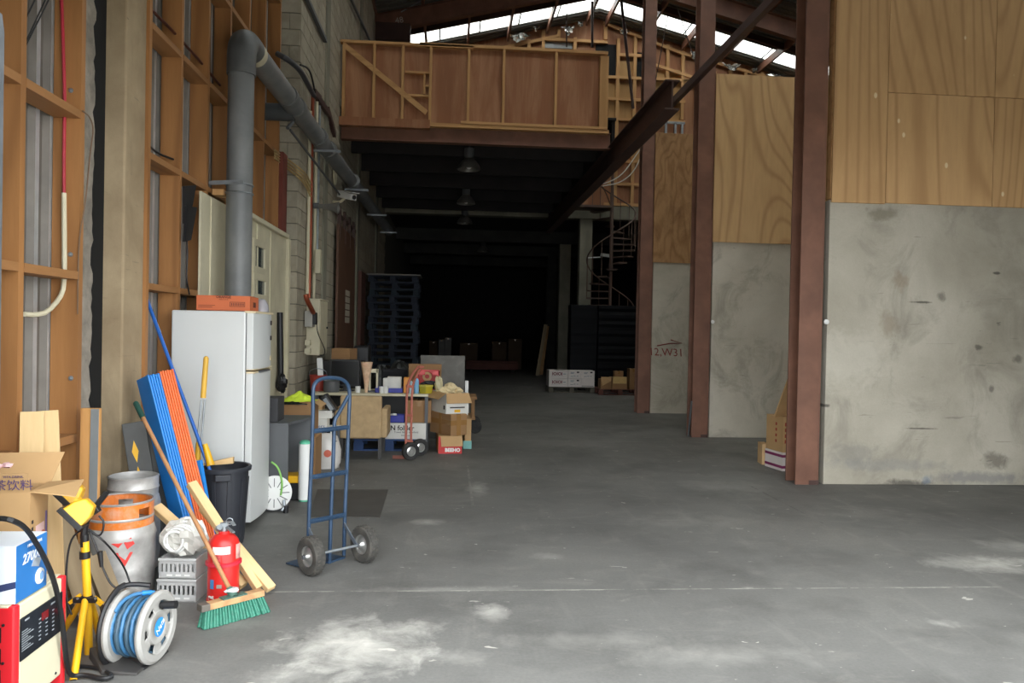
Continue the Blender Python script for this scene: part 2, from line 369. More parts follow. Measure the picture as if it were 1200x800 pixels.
M['ground'] = P('yard_concrete', (172,168,160), .9, 0, .1, 1)
# ================================================================== SHELL
XS, XB, XSH = -2.05, -1.92, -2.20       # stud edges, block face, cladding
YG = 22.0                                # gable wall
XR, ZR, SLP = 4.0, 10.64, .249           # ridge
RX = 10.6                                # right wall
def roofz(x): return ZR-SLP*abs(x-XR)
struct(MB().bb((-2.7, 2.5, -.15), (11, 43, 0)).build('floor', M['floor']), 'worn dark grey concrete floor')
struct(MB().bb((-14, -18, -.15), (18, 2.5, -.004)).build('floor_yard', M['ground']), 'pale yard paving outside the door')
# roof slabs with gaps for the translucent strips
STRIPS = [(4.6, 5.8), (8.6, 9.8), (12.4, 13.6), (16.0, 16.9), (20.68, 21.42)]  # last strip is seen; unseen ones added to light right bays and mezzanine
for side in (-1, 1):
    xe = XSH-.4 if side < 0 else RX+.4
    nm = 'ceiling'
    mb = MB()
    edges = [2.3]+[e for s_ in STRIPS if side > 0 or s_[0] > 20 or s_[0] == 8.6 for e in s_]+[23.0]
    for k in range(0, len(edges), 2):
        y0, y1 = edges[k], edges[k+1]
        mb.prism([(XR, y0, ZR), (xe, y0, roofz(xe)), (xe, y0, roofz(xe)+.05), (XR, y0, ZR+.05)], (0, y1-y0, 0))
    root = struct(mb.build('ceiling', M['roof']), 'grey sheet roof seen from below, %s slope' % ('left' if side < 0 else 'right'))
    # ribs of the sheet along the slope, visible stretch only
    pr = MB()
    y = 16.0
    while y < 22.0:
        if not any(a-.02 < y < b+.02 for a, b in STRIPS):
            pr.prism([(XR, y, ZR), (xe, y, roofz(xe)), (xe, y, roofz(xe)-.03), (XR, y, ZR-.03)], (0, .03, 0))
        y += .19
    o = pr.build('sheet_ribs', M['roof'], root); o['kind'] = 'stuff'
    # purlins along the roof, each a piece
    xs = [XR+side*(.28+1.13*i) for i in range(6)]
    for x in xs:
        if side < 0 and x < XSH+.1: continue
        z = roofz(x)
        MB().bb((x-.03, 2.8, z-.24), (x+.03, 21.9, z-.035)).build('purlin', M['steel'] if side < 0 else M['steel'], root)
    # translucent sheets: each panel of every strip
    for (a, b) in STRIPS:
        if side < 0 and a < 20 and a != 8.6: continue
        n = 6
        for i in range(n):
            x0 = XR+side*(.12+(abs(xe-XR)-.12)*i/n); x1 = XR+side*(.12+(abs(xe-XR)-.12)*(i+1)/n-.02)
            MB().prism([(x0, a, roofz(x0)+.012), (x1, a, roofz(x1)+.012), (x1, b, roofz(x1)+.012), (x0, b, roofz(x0)+.012)], (0,0,.004)).build('translucent_sheet', M['skylight'], root)
            if i: MB().prism([(x0-.02*side, a, roofz(x0)-.01), (x0+.02*side, a, roofz(x0)-.01), (x0+.02*side, b, roofz(x0)-.01), (x0-.02*side, b, roofz(x0)-.01)], (0,0,.02)).build('lap_joint', M['roof'], root)
        cx = (XR+xe)/2
        portal('skylight_portal', (cx, (a+b)/2, roofz(cx)+.10), (0, math.atan(SLP)*side, 0), abs(xe-XR)/math.cos(math.atan(SLP)), b-a)
# steel rafters at the visible bay and one hidden bay
def ibeam(mb, p0, p1, w_, h_, t=.018):
    """I section between two points, web vertical"""
    p0 = Vector(p0); p1 = Vector(p1); a = (p1-p0).normalized(); sx = a.cross(Vector((0,0,1))).normalized(); up = sx.cross(a)
    mb.bar(p0, p1, t, h_-2*t); mb.bar(p0+up*(h_/2-t/2), p1+up*(h_/2-t/2), w_, t); mb.bar(p0-up*(h_/2-t/2), p1-up*(h_/2-t/2), w_, t)
    return mb
Y_RAF = 18.45
raf = thing('steel_rafter', 'red oxide steel portal rafters under the roof with chalked number', 'roof beam', (XR, Y_RAF, ZR-.45))
for side in (-1, 1):
    xe = XB+.02 if side < 0 else RX-.1
    ibeam(MB(), (0, 0, -.02), (xe-XR, 0, roofz(xe)-.45-(ZR-.45)-.02), .17, .44).build('rafter_beam', M['steel'], raf)
MB().bb((XB+.05-XR, -.35, -1.95), (XB+.85-XR, -.1, -1.55)).build('haunch', M['steel_dark'], raf)
text('48', .2, P('chalk', (190,180,170), .9), raf, Vector((-5.35, -.0105, -1.36)), (1,0,SLP), (0,0,1), name='chalk_number', lift=.002)
# timber batten just before the strip
for side in (-1, 1):
    xe = XB if side < 0 else RX
    m_ = MB(); m_.bar((XR+.04*side, 20.08, ZR-.14), (xe, 20.08, roofz(xe)-.14), .07, .16)
    tag(m_.build('timber_rafter', M['steel_dark']), 'dark timber rafter just before the %s run of bright roof sheets' % ('left' if side < 0 else 'right'), 'roof beam')
# ------------------------------------------------------------------ left wall: trapezoid cladding, studs, noggings
def trap_sheet(y0, y1, z0, z1, x, pitch=.145, d=.032):
    prof = []; y = y0
    while y < y1:
        prof += [(y, 0), (y+pitch*.27, 0), (y+pitch*.40, -d), (y+pitch*.87, -d)]; y += pitch
    mb = MB(); V = []; F = []
    for (yy, dx) in prof: V += [(x+dx, yy, z0), (x+dx, yy, z1)]
    for i in range(len(prof)-1): F.append((2*i, 2*i+2, 2*i+3, 2*i+1))
    mb.add(V, F)
    mb.mi = [0 if i % 4 == 0 else 1 for i in range(len(prof)-1)]; mb.m = 1
    mb.bb((x-.10, y0, z0), (x-.07, y1, z1))
    return mb
wl = struct(trap_sheet(2.8, 9.75, 0, 9.3, XSH).build('wall_left', [P('bright_galvanised_rib', (190,194,196), .4, .5, .15, 8), P('weathered_sheet_pan', (112,106,98), .6, .2, .15, 6)], fix=False), 'galvanised trapezoid sheet wall with stained pine framing')
STUDS = [2.95, PX(29,300,XS).y-.03, 4.44, 5.38, 5.99, 6.62, 7.24, 7.88, 8.52, 9.24]
sm = B((0,0,0), (.145, .046, 7.6)).mesh('stud', M['stud'])
for y in STUDS:
    o = bpy.data.objects.new('stud', sm); COL.objects.link(o); o.parent = wl; o.location = (XS-.0725, y, 3.8)
for k, z in enumerate((.87, 1.765, 2.65, 3.53, 4.42, 5.31)):
    for a, b in zip(STUDS[:-1], STUDS[1:]):
        if a == 4.44: continue
        if a > 6.5 and z < 2.4: continue
        MB().bb((XS-.14, a+.024, z-.022), (XS+.002, b-.024, z+.022)).build('nogging', M['nog'], wl)
MB().bb((XS-.14, 2.8, .0), (XS+.0, 9.7, .045)).build('bottom_plate', M['nog'], wl)
MB().bb((XSH-.12, 9.735, 0), (XB-.255, 9.80, 9.3)).build('end_flashing', M['galv_sheet'], wl)  # unseen filler added to stop a light leak where the walls meet
# cast concrete column set into the framing, with ragged render strip and dark crack beside it
XCF = -2.07; yc0 = PX(145,300,XCF).y; yc1 = PX(168.5,300,XCF).y
colm = thing('concrete_column', 'beige cast concrete column set in the timber stud wall', 'column', (XCF, yc0, 0))
MB().bb((-.24, 0, 0), (0, yc1-yc0, 9.2)).build('shaft', M['conc_col'], colm, bevel=.012)
XST = -2.13; ya0 = STUDS[2]+.03; ya1 = PX(107.5,300,XST).y
V = []; F = []; zz = 0.0; rnd = random.Random(3)
while zz < 8.0:
    e_ = ya1-yc0+rnd.uniform(-.02, .02); V += [(XST-XCF, ya0-yc0, zz), (XST-XCF, e_, zz), (XST-XCF-.03, e_+.001, zz)]; zz += .05
for k in range(0, len(V)-3, 3): F += [(k, k+1, k+4, k+3), (k+1, k+2, k+5, k+4)]
ro = MB().add(V, F).build('render_strip', M['render'], colm, fix=False)
MB().bb((-.24, ya0-yc0, 0), (XSH+.006-XCF, -.002, 8)).build('dark_joint', M['dark'], colm)
MB().bb((-.24, -.012, 0), (PY(118,300,yc0).x-XCF, -.001, 8)).build('sealant', M['dark'], colm)  # black strip paints the shade inside the crack beside the column
# ------------------------------------------------------------------ block wall
bwl = struct(MB().bb((XB-.27, 9.77, 0), (XB-.012, 42.6, 9.4)).build('wall_left_block', M['mortar']), 'grey concrete block wall running into the dark')
BH, BL = .2, .4
bm_f = MB().box((0,0,0), (.022, BL-.012, BH-.012)).mesh('concrete_block', M['block'])
bm_n = MB().box((0,0,0), (.258, .022, BH-.012)).mesh('concrete_block', M['block'])
bm_h = MB().box((0,0,0), (.124, .022, BH-.012)).mesh('concrete_block', M['block'])
cnt = 0; rest = MB()
PIL = [(11.55, 11.85), (15.6, 15.95), (19.4, 19.75)]
for r in range(46):
    z = BH*(r+.5)
    y = 9.77+(0 if r % 2 else -BL/2)
    if z < 5.5:
        if r % 2:
            o = bpy.data.objects.new('concrete_block', bm_n); COL.objects.link(o); o.parent = bwl; o.location = (XB-.131-.01, 9.762, z); cnt += 1
        else:
            for dx in (-.2, -.068):
                o = bpy.data.objects.new('concrete_block', bm_h); COL.objects.link(o); o.parent = bwl; o.location = (XB+dx-.006, 9.762, z); cnt += 1
    else: rest.bb((XB-.26, 9.751, z-.094), (XB-.002, 9.773, z+.094))
    while y < 22:
        y0 = max(y, 9.751); y1 = y+BL-.012
        if y1 > y0+.02:
            if z < 5.6 and y1 < 13.6 and cnt < 296 and y0 == y:
                o = bpy.data.objects.new('concrete_block', bm_f); COL.objects.link(o); o.parent = bwl; o.location = (XB-.011, (y0+y1)/2, z); cnt += 1
            else: rest.bb((XB-.022, y0, z-.094), (XB, y1, z+.094))
        y += BL
o = rest.build('block_courses', M['block'], bwl); o['kind'] = 'stuff'
for (a, b) in PIL: MB().bb((XB-.05, a, 0), (XB+.03, b, 9.3)).build('pilaster', M['conc_far'], bwl, bevel=.01)
# ------------------------------------------------------------------ other walls
dx0, dx1, dy, dh = DOOR
struct(MB().bb((-2.6, dy-.22, 0), (dx0, dy, 9.4)).build('wall_front_left', M['galv_sheet']))
struct(MB().bb((dx1, dy-.22, 0), (RX+.3, dy, 9.4)).build('wall_front_right', M['galv_sheet']))
struct(MB().prism([(-2.6, dy-.22, dh), (RX+.3, dy-.22, dh), (RX+.3, dy-.22, roofz(RX+.3)), (XR, dy-.22, ZR), (-2.6, dy-.22, roofz(-2.6))], (0,.22,0)).build('wall_front_upper', M['galv_sheet']))
struct(MB().bb((RX, 2.5, 0), (RX+.2, 43, 9.4)).build('wall_right', M['conc_far']))
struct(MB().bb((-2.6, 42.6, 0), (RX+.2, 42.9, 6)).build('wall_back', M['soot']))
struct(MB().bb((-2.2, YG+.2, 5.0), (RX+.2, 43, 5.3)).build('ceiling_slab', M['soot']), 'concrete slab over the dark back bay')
# ------------------------------------------------------------------ right: steel posts and bay walls
def hpost(name, label, x, y, h=9.5):
    h -= .35; t = thing(name, label, 'post', (x, y, 0), 0, 'red steel posts along the bays')
    m_ = MB(); w_, d_ = .225, .24
    m_.bb((-w_/2, -d_/2, 0), (w_/2, -d_/2+.018, h)); m_.bb((-w_/2, d_/2-.018, 0), (w_/2, d_/2, h)); m_.bb((-.008, -d_/2+.018, 0), (.008, d_/2-.018, h))
    m_.build('post_section', M['steel'], t)
    MB().bb((.03, -d_/2-.012, 0), (.13, -d_/2+.16, .045)).build('foot_plate', M['steel_dark'], t)
    MB().bb((w_/2, -d_/2+.02, 0), (w_/2+.03, -d_/2+.055, 5.6)).build('edge_angle', M['steel'], t)
    return t
PY_ = [7.72, 11.24, 14.62]
hpost('steel_post', 'tall rust red steel post, nearest to the viewer', 3.665, PY_[0], roofz(3.66)-.1)
hpost('steel_post', 'tall rust red steel post between the arrow-marked wall and clean plywood', 3.70, PY_[1], roofz(3.7)-.1)
hpost('steel_post', 'rust red steel post beside the black wrapped pallets', 3.71, PY_[2], roofz(3.7)-.1)
XW = 3.86
fin_names = ('wall_bay_near', 'wall_bay_middle', 'wall_bay_far')
for k, y in enumerate(PY_):
    yy = y-.10
    wb = struct(MB().bb((XW, yy, 0), (RX, yy+.18, 2.93)).build(fin_names[k], M['conc_near'] if k == 0 else M['conc'], bevel=.006),
                ('stained concrete bay wall under plywood, nearest', 'stained concrete bay wall behind the small cartons', 'concrete bay wall with red scrawled arrow')[k])
    top = 5.38
    if k == 0: cuts = [XW, PY(1038,150,yy).x, PY(1163,150,yy).x, PY(1290,150,yy).x, PY(1420,150,yy).x, RX]
    else: cuts = [XW-.02, XW+1.75 if k == 1 else XW+1.2, XW+2.95, XW+4.15, XW+5.35, RX]
    for i in range(len(cuts)-1):
        a, b = cuts[i], cuts[i+1]
        mt = M['ply_spot'] if k == 0 else (M['ply'] if k == 1 else M['ply_dark'])
        if k == 0 and i > 0:
            zs = PY(1100,112,yy).z
            MB().bb((a+.003, yy-.026, 2.91), (b-.003, yy-.006, zs-.003)).build('plywood_sheet', mt, wb, bevel=.003)
            MB().bb((a+.003, yy-.024, zs+.003), (b-.003, yy-.004, top)).build('plywood_sheet', mt, wb, bevel=.003)
        else: MB().bb((a+.003, yy-.028, 2.90), (b-.003, yy-.004, top)).build('plywood_sheet', mt, wb, bevel=.003)
    MB().bb((XW, yy, 2.94), (RX, yy+.1, 5.36)).build('backing', M['frameX'], wb)
    # round white plug where the panel was lifted
    if k < 2:
        q = PY(968 if k == 0 else 835, 377, yy); MB().lathe([(.0, 0), (.028, 0), (.026, .016), (.0, .02)], 14, (q.x, yy, q.z), (0,-1,0)).build('lifting_plug', M['white_plastic'], wb, smooth=True)
    if k == 2:
        red = P('red_marker_paint', (122,44,36), .7)
        for s_, px, py, sz in (('12,W31', 781, 413, .21),):
            q = PY(px, py, yy); text(s_, sz, red, wb, (q.x, yy, q.z), (1,0,-.02), (0,0,1), name='scrawled_number', shear=-.1, lift=.002)
        a, b, c = (PY(*p, yy-.004) for p in ((770,405), (799,402), (786,398)))
        MB().tube([a, (a+b)/2+Vector((0,0,.02)), b, c], .012, 6).build('scrawled_arrow', red, wb)
# steel rail along the posts and the big cut I beam under the mezzanine edge
m_ = MB(); m_.bb((3.47, 7.3, 5.21), (3.545, 14.5, 5.225)); m_.bb((3.47, 7.3, 5.225), (3.482, 14.5, 5.32)); m_.bb((3.533, 7.3, 5.225), (3.545, 14.5, 5.32))
tag(m_.build('steel_rail', M['steel_dark']), 'slim dark steel channel rail running along the steel posts', 'rail')
gb = thing('steel_girder', 'heavy rusty I beam with a cut end under the mezzanine edge', 'girder', (2.75, 15.8, 4.37))
ibeam(MB(), (0, -6.2, .19), (0, 6.2, .19), .19, .38, .02).build('girder_beam', M['steel_dark'], gb)
# ------------------------------------------------------------------ mezzanine front
mz = thing('mezzanine_front', 'framed plywood mezzanine balustrade on a long steel edge beam', 'mezzanine', (XB, 13.1, 4.7))
def mzp(px, py): q = PY(px, py, 13.1); return q-Vector((XB, 13.1, 4.7))
zt, zb_ = 1.62, .26
W_ = 2.64-XB
ibeam(MB(), (0.02, .08, .13), (W_+.05, .08, .13), .16, .27, .016).build('edge_beam', M['steel'], mz)
sx = [0.0, 1.14*W_/3, W_*.52, W_*.75, W_*.87, W_]
sx = [.02]+[mzp(p, 100).x for p in (548.5, 650)]+[W_-.02]
for a, b in zip(sx[:-1], sx[1:]): MB().bb((a+.002, .03, zb_), (b-.002, .045, zt-.03)).build('plywood_sheet', M['ply_red'], mz)
for px in (403, 438.5, 472, 504.5, 549, 590, 651):
    x = mzp(px, 100).x; MB().bb((x-.022, -.06, zb_), (x+.022, .03, zt-.02)).build('stud', M['frame'], mz)
x = mzp(707, 100).x; MB().bb((x-.075, -.075, zb_+.02), (x+.075, .03, zt-.06)).build('end_post', M['frame'], mz, bevel=.004)
a, b = mzp(400, 52).x, mzp(548, 52).x
MB().bb((0, -.07, zt-.045), (b+.1, .05, zt)).build('top_rail', M['frameX'], mz)
MB().bb((mzp(492, 52).x, -.07, zt-.03), (mzp(712, 57).x, .05, zt+.02)).build('top_rail', M['frameX'], mz)
MB().bb((0, -.085, .20), (mzp(504, 140).x, .05, .34)).build('bottom_plank', M['ply_red'], mz)
MB().bb((mzp(504, 140).x, -.07, .24), (W_, .05, .30)).build('bottom_rail', M['frameX'], mz)
MB().bb((mzp(540, 140).x, -.09, .30), (W_-.04, .05, .345)).build('bottom_rail', M['frameX'], mz)
p0, p1 = mzp(404, 54), mzp(500, 133); p0.y = p1.y = -.045
MB().bar(p0, p1, .085, .02, up=(0,1,0)).build('brace', M['frameX'], mz)
for (xa, ya, xb, yb) in ((475, 85, 503, 85), (475, 112, 503, 112)):
    a, b = mzp(xa, ya), mzp(xb, yb); MB().bb((a.x, -.05, a.z-.018), (b.x, .03, a.z+.018)).build('nogging', M['frameX'], mz)
a, b = mzp(497.5, 86), mzp(497.5, 111); MB().bb((a.x-.018, -.04, b.z), (a.x+.018, .03, a.z)).build('nogging', M['frame'], mz)
a = mzp(500, 101); MB().bb((a.x-.03, -.04, a.z-.015), (a.x+.06, .03, a.z+.015)).build('nogging', M['frameX'], mz)
# mezzanine deck and joists behind
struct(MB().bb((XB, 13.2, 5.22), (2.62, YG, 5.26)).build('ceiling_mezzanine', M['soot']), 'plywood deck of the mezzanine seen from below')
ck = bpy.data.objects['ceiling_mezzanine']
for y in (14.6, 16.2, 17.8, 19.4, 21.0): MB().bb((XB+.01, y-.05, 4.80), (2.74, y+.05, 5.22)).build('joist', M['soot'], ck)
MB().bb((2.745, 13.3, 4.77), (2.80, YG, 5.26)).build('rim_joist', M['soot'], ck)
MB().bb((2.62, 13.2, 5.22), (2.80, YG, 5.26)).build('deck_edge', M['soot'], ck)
# ------------------------------------------------------------------ far concrete frame and gable wall above
cf = thing('concrete_frame', 'grey concrete columns and beam below the timber gable wall', 'frame', (3.8, YG+.2, 0))
def cfp(px, py): q = PY(px, py, YG); return q-Vector((3.8, YG+.2, 0))
MB().bb((XB-3.8, -.2, 4.83), (RX-3.8, .2, 5.22)).build('beam', M['conc_far'], cf, bevel=.01)
MB().bb((cfp(679.5,300).x, -.16, 0), (cfp(694,300).x, .2, 4.83)).build('column', M['conc_far'], cf, bevel=.01)
for (px0, px1, Y) in ((655, 668, 26.5), (641, 652, 31.0)):
    a, b = PY(px0, 350, Y).x, PY(px1, 350, Y).x
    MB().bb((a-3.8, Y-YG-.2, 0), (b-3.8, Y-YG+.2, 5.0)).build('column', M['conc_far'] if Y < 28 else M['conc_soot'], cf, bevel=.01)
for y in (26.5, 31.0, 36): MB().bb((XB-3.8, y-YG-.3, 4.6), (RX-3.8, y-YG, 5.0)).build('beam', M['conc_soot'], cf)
struct(MB().bb((5.7, YG, 0), (RX, YG+.3, 4.83)).build('wall_back_bay', M['conc_far']))
gw = struct(MB().prism([(XB, YG+.12, 5.22), (RX, YG+.12, 5.22), (RX, YG+.12, roofz(RX)), (XR, YG+.12, ZR), (XB, YG+.12, roofz(XB))], (0,.05,0)).build('wall_gable', M['ply_red']), 'timber framed gable wall below the roof')
def gp(px, py): return PY(px, py, YG)
# tan ply panels in some frames
def gpanel(x0, y0, x1, y1, m): 
    a, b = gp(x0, y0), gp(x1, y1); MB().bb((a.x, YG+.09, b.z), (b.x, YG+.118, a.z)).build('plywood_panel', m, gw)
for r_ in ((726,70,744,90), (757,80,782,91), (765,92,801,115), (726,96,744,115), (714,96,725,115), (714,117,725,139), (726,117,744,139), (758,117,782,139), (783,117,801,140), (758,93,764,115), (742,160,752,192), (783,80,801,90)): gpanel(*r_, M['ply_tan'])
gpanel(636, 46, 671, 56, M['galv_sheet'])
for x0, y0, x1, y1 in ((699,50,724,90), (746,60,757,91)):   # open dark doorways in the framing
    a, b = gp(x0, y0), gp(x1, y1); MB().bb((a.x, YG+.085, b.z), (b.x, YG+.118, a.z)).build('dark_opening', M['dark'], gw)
for px, y0, y1 in ((598,52,62),(620,46,62),(637,36,60),(655,35,46),(674,44,60),(710,28,46),(725,45,240),(745,40,240),(783,52,140),(801,60,140),(819,70,140),(838,84,96),(856,82,96),(874,82,97),(893,85,97),(910,90,98)):
    a = gp(px, y0); b = gp(px, y1); MB().bb((a.x-.045, YG-.02, b.z), (a.x+.045, YG+.09, a.z)).build('stud', M['frame'], gw)
for x0, x1, y in ((636,712,45.5),(712,757,90),(757,828,92),(712,762,115.5),(757,803,117),(712,757,139),(757,803,141),(725,760,64),(800,870,95),(712,752,188),(712,752,215),(708,752,239),(838,905,97)):
    a, b = gp(x0, y), gp(x1, y); MB().bb((a.x, YG-.025, a.z-.04), (b.x, YG+.09, a.z+.04)).build('dwang', M['frameX'], gw)
for a, b in (((707,27),(800,63)), ((758,73),(830,97)), ((800,63),(905,92)), ((590,56),(655,42))):
    MB().bar(gp(*a), gp(*b), .08, .07, up=(0,1,0)).build('brace', M['frameX'], gw)
for px in (780, 791, 799):   # white metal studs above the far plywood
    a = PY(px, 144, 15.0); b = PY(px, 165, 15.0); MB().bb((a.x-.02, 14.95, b.z), (a.x+.02, 15.0, a.z)).build('metal_stud', M['galv'], bpy.data.objects['wall_bay_far'])
a, b = PY(758, 143, 15.0), PY(802, 145, 15.0); MB().bb((a.x, 14.95, a.z-.02), (b.x, 15.0, a.z+.02)).build('metal_track', M['galv'], bpy.data.objects['wall_bay_far'])
MB().bb((XW, 15.05, 5.38), (PY(803,150,15).x, 15.07, PY(780,144,15).z)).build('plywood_panel', M['ply_red'], bpy.data.objects['wall_bay_far'])
# ================================================================== LEFT FOREGROUND
def axes(l, s_):
    l = Vector(l).normalized(); s_ = Vector(s_); s_ = (s_-l*s_.dot(l)).normalized(); w_ = l.cross(s_)
    return Matrix((s_, w_, l)).transposed()          # columns: s, w, l
# roller door guide at the left jamb
M['guide'] = P('dull_galvanised_guide', (104,108,112), .5, .4, .2, 10)
GX = PY(2,300,2.80).x
dg = struct(MB().bb((GX-.23, 2.73, 0), (GX-.03, 2.745, 2.53)).build('door_1', M['guide']), 'galvanised roller door guide at the left jamb')
g = MB(); g.prism([(GX-.05, 2.73, 0), (GX, 2.73, 0), (GX, 2.73, 2.50), (GX-.008, 2.73, 2.565), (GX-.05, 2.73, 2.585)], (0,.075,0)); g.build('guide_channel', M['guide'], dg, bevel=.006)
MB().bb((GX-.23, 2.76, 2.50), (GX-.03, 2.80, 3.05)).build('curtain_edge', M['galv'], dg, bevel=.01)
# ---- red and cream charger
ch = thing('battery_charger', 'red and cream battery charger cabinet with black control panel', 'charger', (PY(75,789,3.32).x, 3.13, 0))
b = MB().bb((-.36, -.15, .05), (0, .165, .452)); b.build('cabinet', M['cream'], ch, bevel=.008)
red = P('red_powder_coat', (206,36,44), .4, 0, .05, 4)
for y0, y1 in ((-.19, -.15), (.165, .195)): MB().bb((-.37, y0, .0), (.004, y1, .456)).build('side_panel', red, ch, bevel=.008)
MB().bb((-.37, -.19, .452), (-.02, .195, .458)).build('lid', M['cream'], ch, bevel=.002)
cp = MB().bb((0, -.146, .236), (.004, .162, .396)).build('control_panel', P('black_panel', (26,28,32), .35, 0, .3, 20), ch)
MB().bb((.004, .0, .335), (.007, .045, .365)).build('display', P('red_display', (120,24,24), .3), cp)
MB().lathe([(.0, 0), (.012, 0), (.010, .018), (0, .02)], 12, (.004, .135, .325), (1,0,0)).build('knob', red, cp, smooth=True)
pr = P('panel_print', (150,156,160), .6)
pm = MB()
for i in range(9): pm.bb((.004, -.14, .27+i*.009), (.0048, -.06-.02*(i % 3), .273+i*.009))
for j in range(3):
    for i in range(6): pm.bb((.004, -.02+.05*j, .265+i*.016), (.0048, -.005+.05*j, .269+i*.016))
pm.bb((.004, -.12, .378), (.0048, -.09, .384)); pm.bb((.004, .07, .372), (.0048, .1, .379))
pm.build('panel_print', pr, cp)['kind'] = 'stuff'
vm = MB()
for r in range(3):
    for c in range(6): vm.bb((-.145+c*.019, -.1915, .17+r*.078), (-.137+c*.019, -.188, .225+r*.078))
vm.build('vent_slots', M['black'], ch)['kind'] = 'stuff'
for x, z in ((-.035,.39), (-.035,.25), (-.035,.1)): MB().lathe([(0,0),(.006,0),(.005,.003),(0,.004)], 8, (x, -.19, z), (0,-1,0)).build('screw', M['black'], ch)
for z in (.075,): MB().lathe([(0,0),(.006,0),(.005,.003),(0,.004)], 8, (0, .12, z), (1,0,0)).build('screw', M['black'], ch)
# ---- blue boxed lamp
bb_ = thing('printed_box', 'blue and white printed box lying on the red charger', 'box', (PY(20,694,2.96).x-.005, 3.075, .459))
bxm = MB(); bxm.bb((-.30, -.115, 0), (0, .105, .215)); 
blue = P('box_blue', (40,110,176), .5, 0, .08, 3); wht = P('box_white', (226,232,238), .5, 0, .04, 4)
bxm.mi = [0,0,0,1,0,0]; bxm.build('carton', [wht, blue], bb_, bevel=.003)
text('27000', .052, wht, bb_, (.001, -.01, .15), (0,1,0), (0,0,1), bold=.001, shear=.2)
text('HIGH LUMENS', .016, wht, bb_, (.001, .01, .195), (0,1,0), (0,0,1))
lm = MB().lathe([(0,0),(.032,.0),(.03,.004),(.02,.005),(.019,.008),(0,.009)], 18, (.0, .05, .055), (1,0,0)); lm.build('lamp_picture', M['white_plastic'], bb_, smooth=True)
MB().lathe([(0,0),(.018,.0),(0,.003)], 14, (.008, .052, .056), (1,0,0)).build('lamp_picture', P('pic_blue', (120,160,215), .4), bb_)
MB().prism([(0, -.01, .11), (0, .04, .095), (0, .06, .125), (0, .01, .14)], (.002,0,0)).build('lamp_picture', P('pic_grey', (150,160,170), .4), bb_)
MB().prism([(-.28, -.1155, .02), (-.0, -.1155, .085), (-.0, -.1155, .06), (-.25, -.1155, .0)], (0,-.001,0)).build('printed_band', P('navy_band', (52,62,100), .5), bb_)
# ---- open carton of tea drink behind
ca = thing('open_carton', 'open tan carton with Chinese lettering and raised flaps behind the charger', 'carton', (PY(35,600,3.40).x, 3.40, 0), math.radians(9))
cw, cd, chh = .21, .22, PY(20,577,3.40).z
m_ = MB(); t_ = .006
m_.bb((-cw, 0, 0), (0, t_, chh)); m_.bb((-cw, cd-t_, 0), (0, cd, chh)); m_.bb((-t_, t_, 0), (0, cd-t_, chh)); m_.bb((-cw, t_, 0), (-cw+t_, cd-t_, chh)); m_.bb((-cw, t_, 0), (0, cd-t_, t_))
m_.build('carton_body', M['card'], ca)
MB().prism([(-cw, 0, chh), (0, 0, chh), (0, 0.0, chh+.004), (-cw, 0, chh+.004)], (0,.004,0)).build('flap_edge', M['card'], ca)
MB().prism([(0, .0, chh), (0, cd, chh), (.15, cd*.92, chh+.01), (.165, .03, chh-.03)], (0,0,.005)).build('flap', M['card'], ca)
MB().prism([(-cw, cd, chh), (.01, cd, chh), (.05, cd+.05, chh+.13), (-cw-.02, cd+.05, chh+.13)], (0,.004,0)).build('flap', M['card'], ca)
fl = MB().prism([(-cw, 0, chh), (0, 0, chh), (-.005, -.012, chh+.085), (-cw, -.012, chh+.085)], (0,.004,0)); fl.build('flap', M['card'], ca)
text('一味茶饮料', .05, M['purple_ink'], ca, (-.11, -.010, chh+.032), (1,0,0), (0,-.12,1))
text('VITA DRINK', .014, M['purple_ink'], ca, (-.06, -.012, chh+.07), (1,0,0), (0,-.12,1))
pk = P('pale_pink_print', (226,190,186), .6); og = P('orange_print', (186,92,52), .6)
MB().bb((0, .07, .02), (.001, .17, .62)).build('printed_panel', pk, ca)
MB().bb((0, .185, .02), (.0012, .205, .66)).build('printed_panel', P('violet_print', (108,92,150), .6), ca)
MB().lathe([(0,0),(.045,0),(0,.002)], 18, (.001, .15, .54), (1,0,0)).build('printed_roundel', og, ca)
MB().lathe([(0,0),(.035,0),(0,.002)], 18, (.001, .08, .47), (1,0,0)).build('printed_roundel', M['purple_ink'], ca)
pm = MB()
for i in range(9): pm.bb((0, .02, .40+.03*i), (.0012, .04, .415+.03*i))
pm.build('printed_text', M['ink'], ca)['kind'] = 'stuff'
for i in range(4): MB().sphere((-.22+i*.035, .06+.02*(i % 2), chh+.105), (.022,.02,.012), 8, 5, .25, i).build('crumpled_paper', P('pink_paper', (232,190,190), .7), ca, smooth=True)
# ---- leaning boards by the wall
def board(label, b0, t0, w_, th, mat, side=(1,0,0), group='boards leaning on the stud wall', name='timber_board', notch=None):
    b0 = Vector(b0); t0 = Vector(t0); L_ = (t0-b0).length; R = axes(t0-b0, side)
    o = MB().bb((-w_/2, -th/2, 0), (w_/2, th/2, L_)).build(name, mat, None, bevel=.003)
    o.matrix_world = Matrix.Translation(b0) @ R.to_4x4()
    return tag(o, label, 'board', group)
board('pale pine board leaning on the wall above the carton, left one', (-1.93, 3.72, .0), PX(38,482,-1.99), .10, .022, M['pale'], (1,.35,0))
board('pale pine board leaning on the wall above the carton, right one', (-1.88, 3.86, .0), PX(55,481,-1.99), .10, .022, M['pale'], (1,.35,0))
sb = PY(107,478,4.36); board('short upright offcut, half bare timber and half grey paint, against the concrete column', (sb.x, 4.34, .0), (sb.x, 4.36, sb.z), .10, .03, wood('offcut', (150,96,50), (206,156,96), 'Z'), (1,0,0))
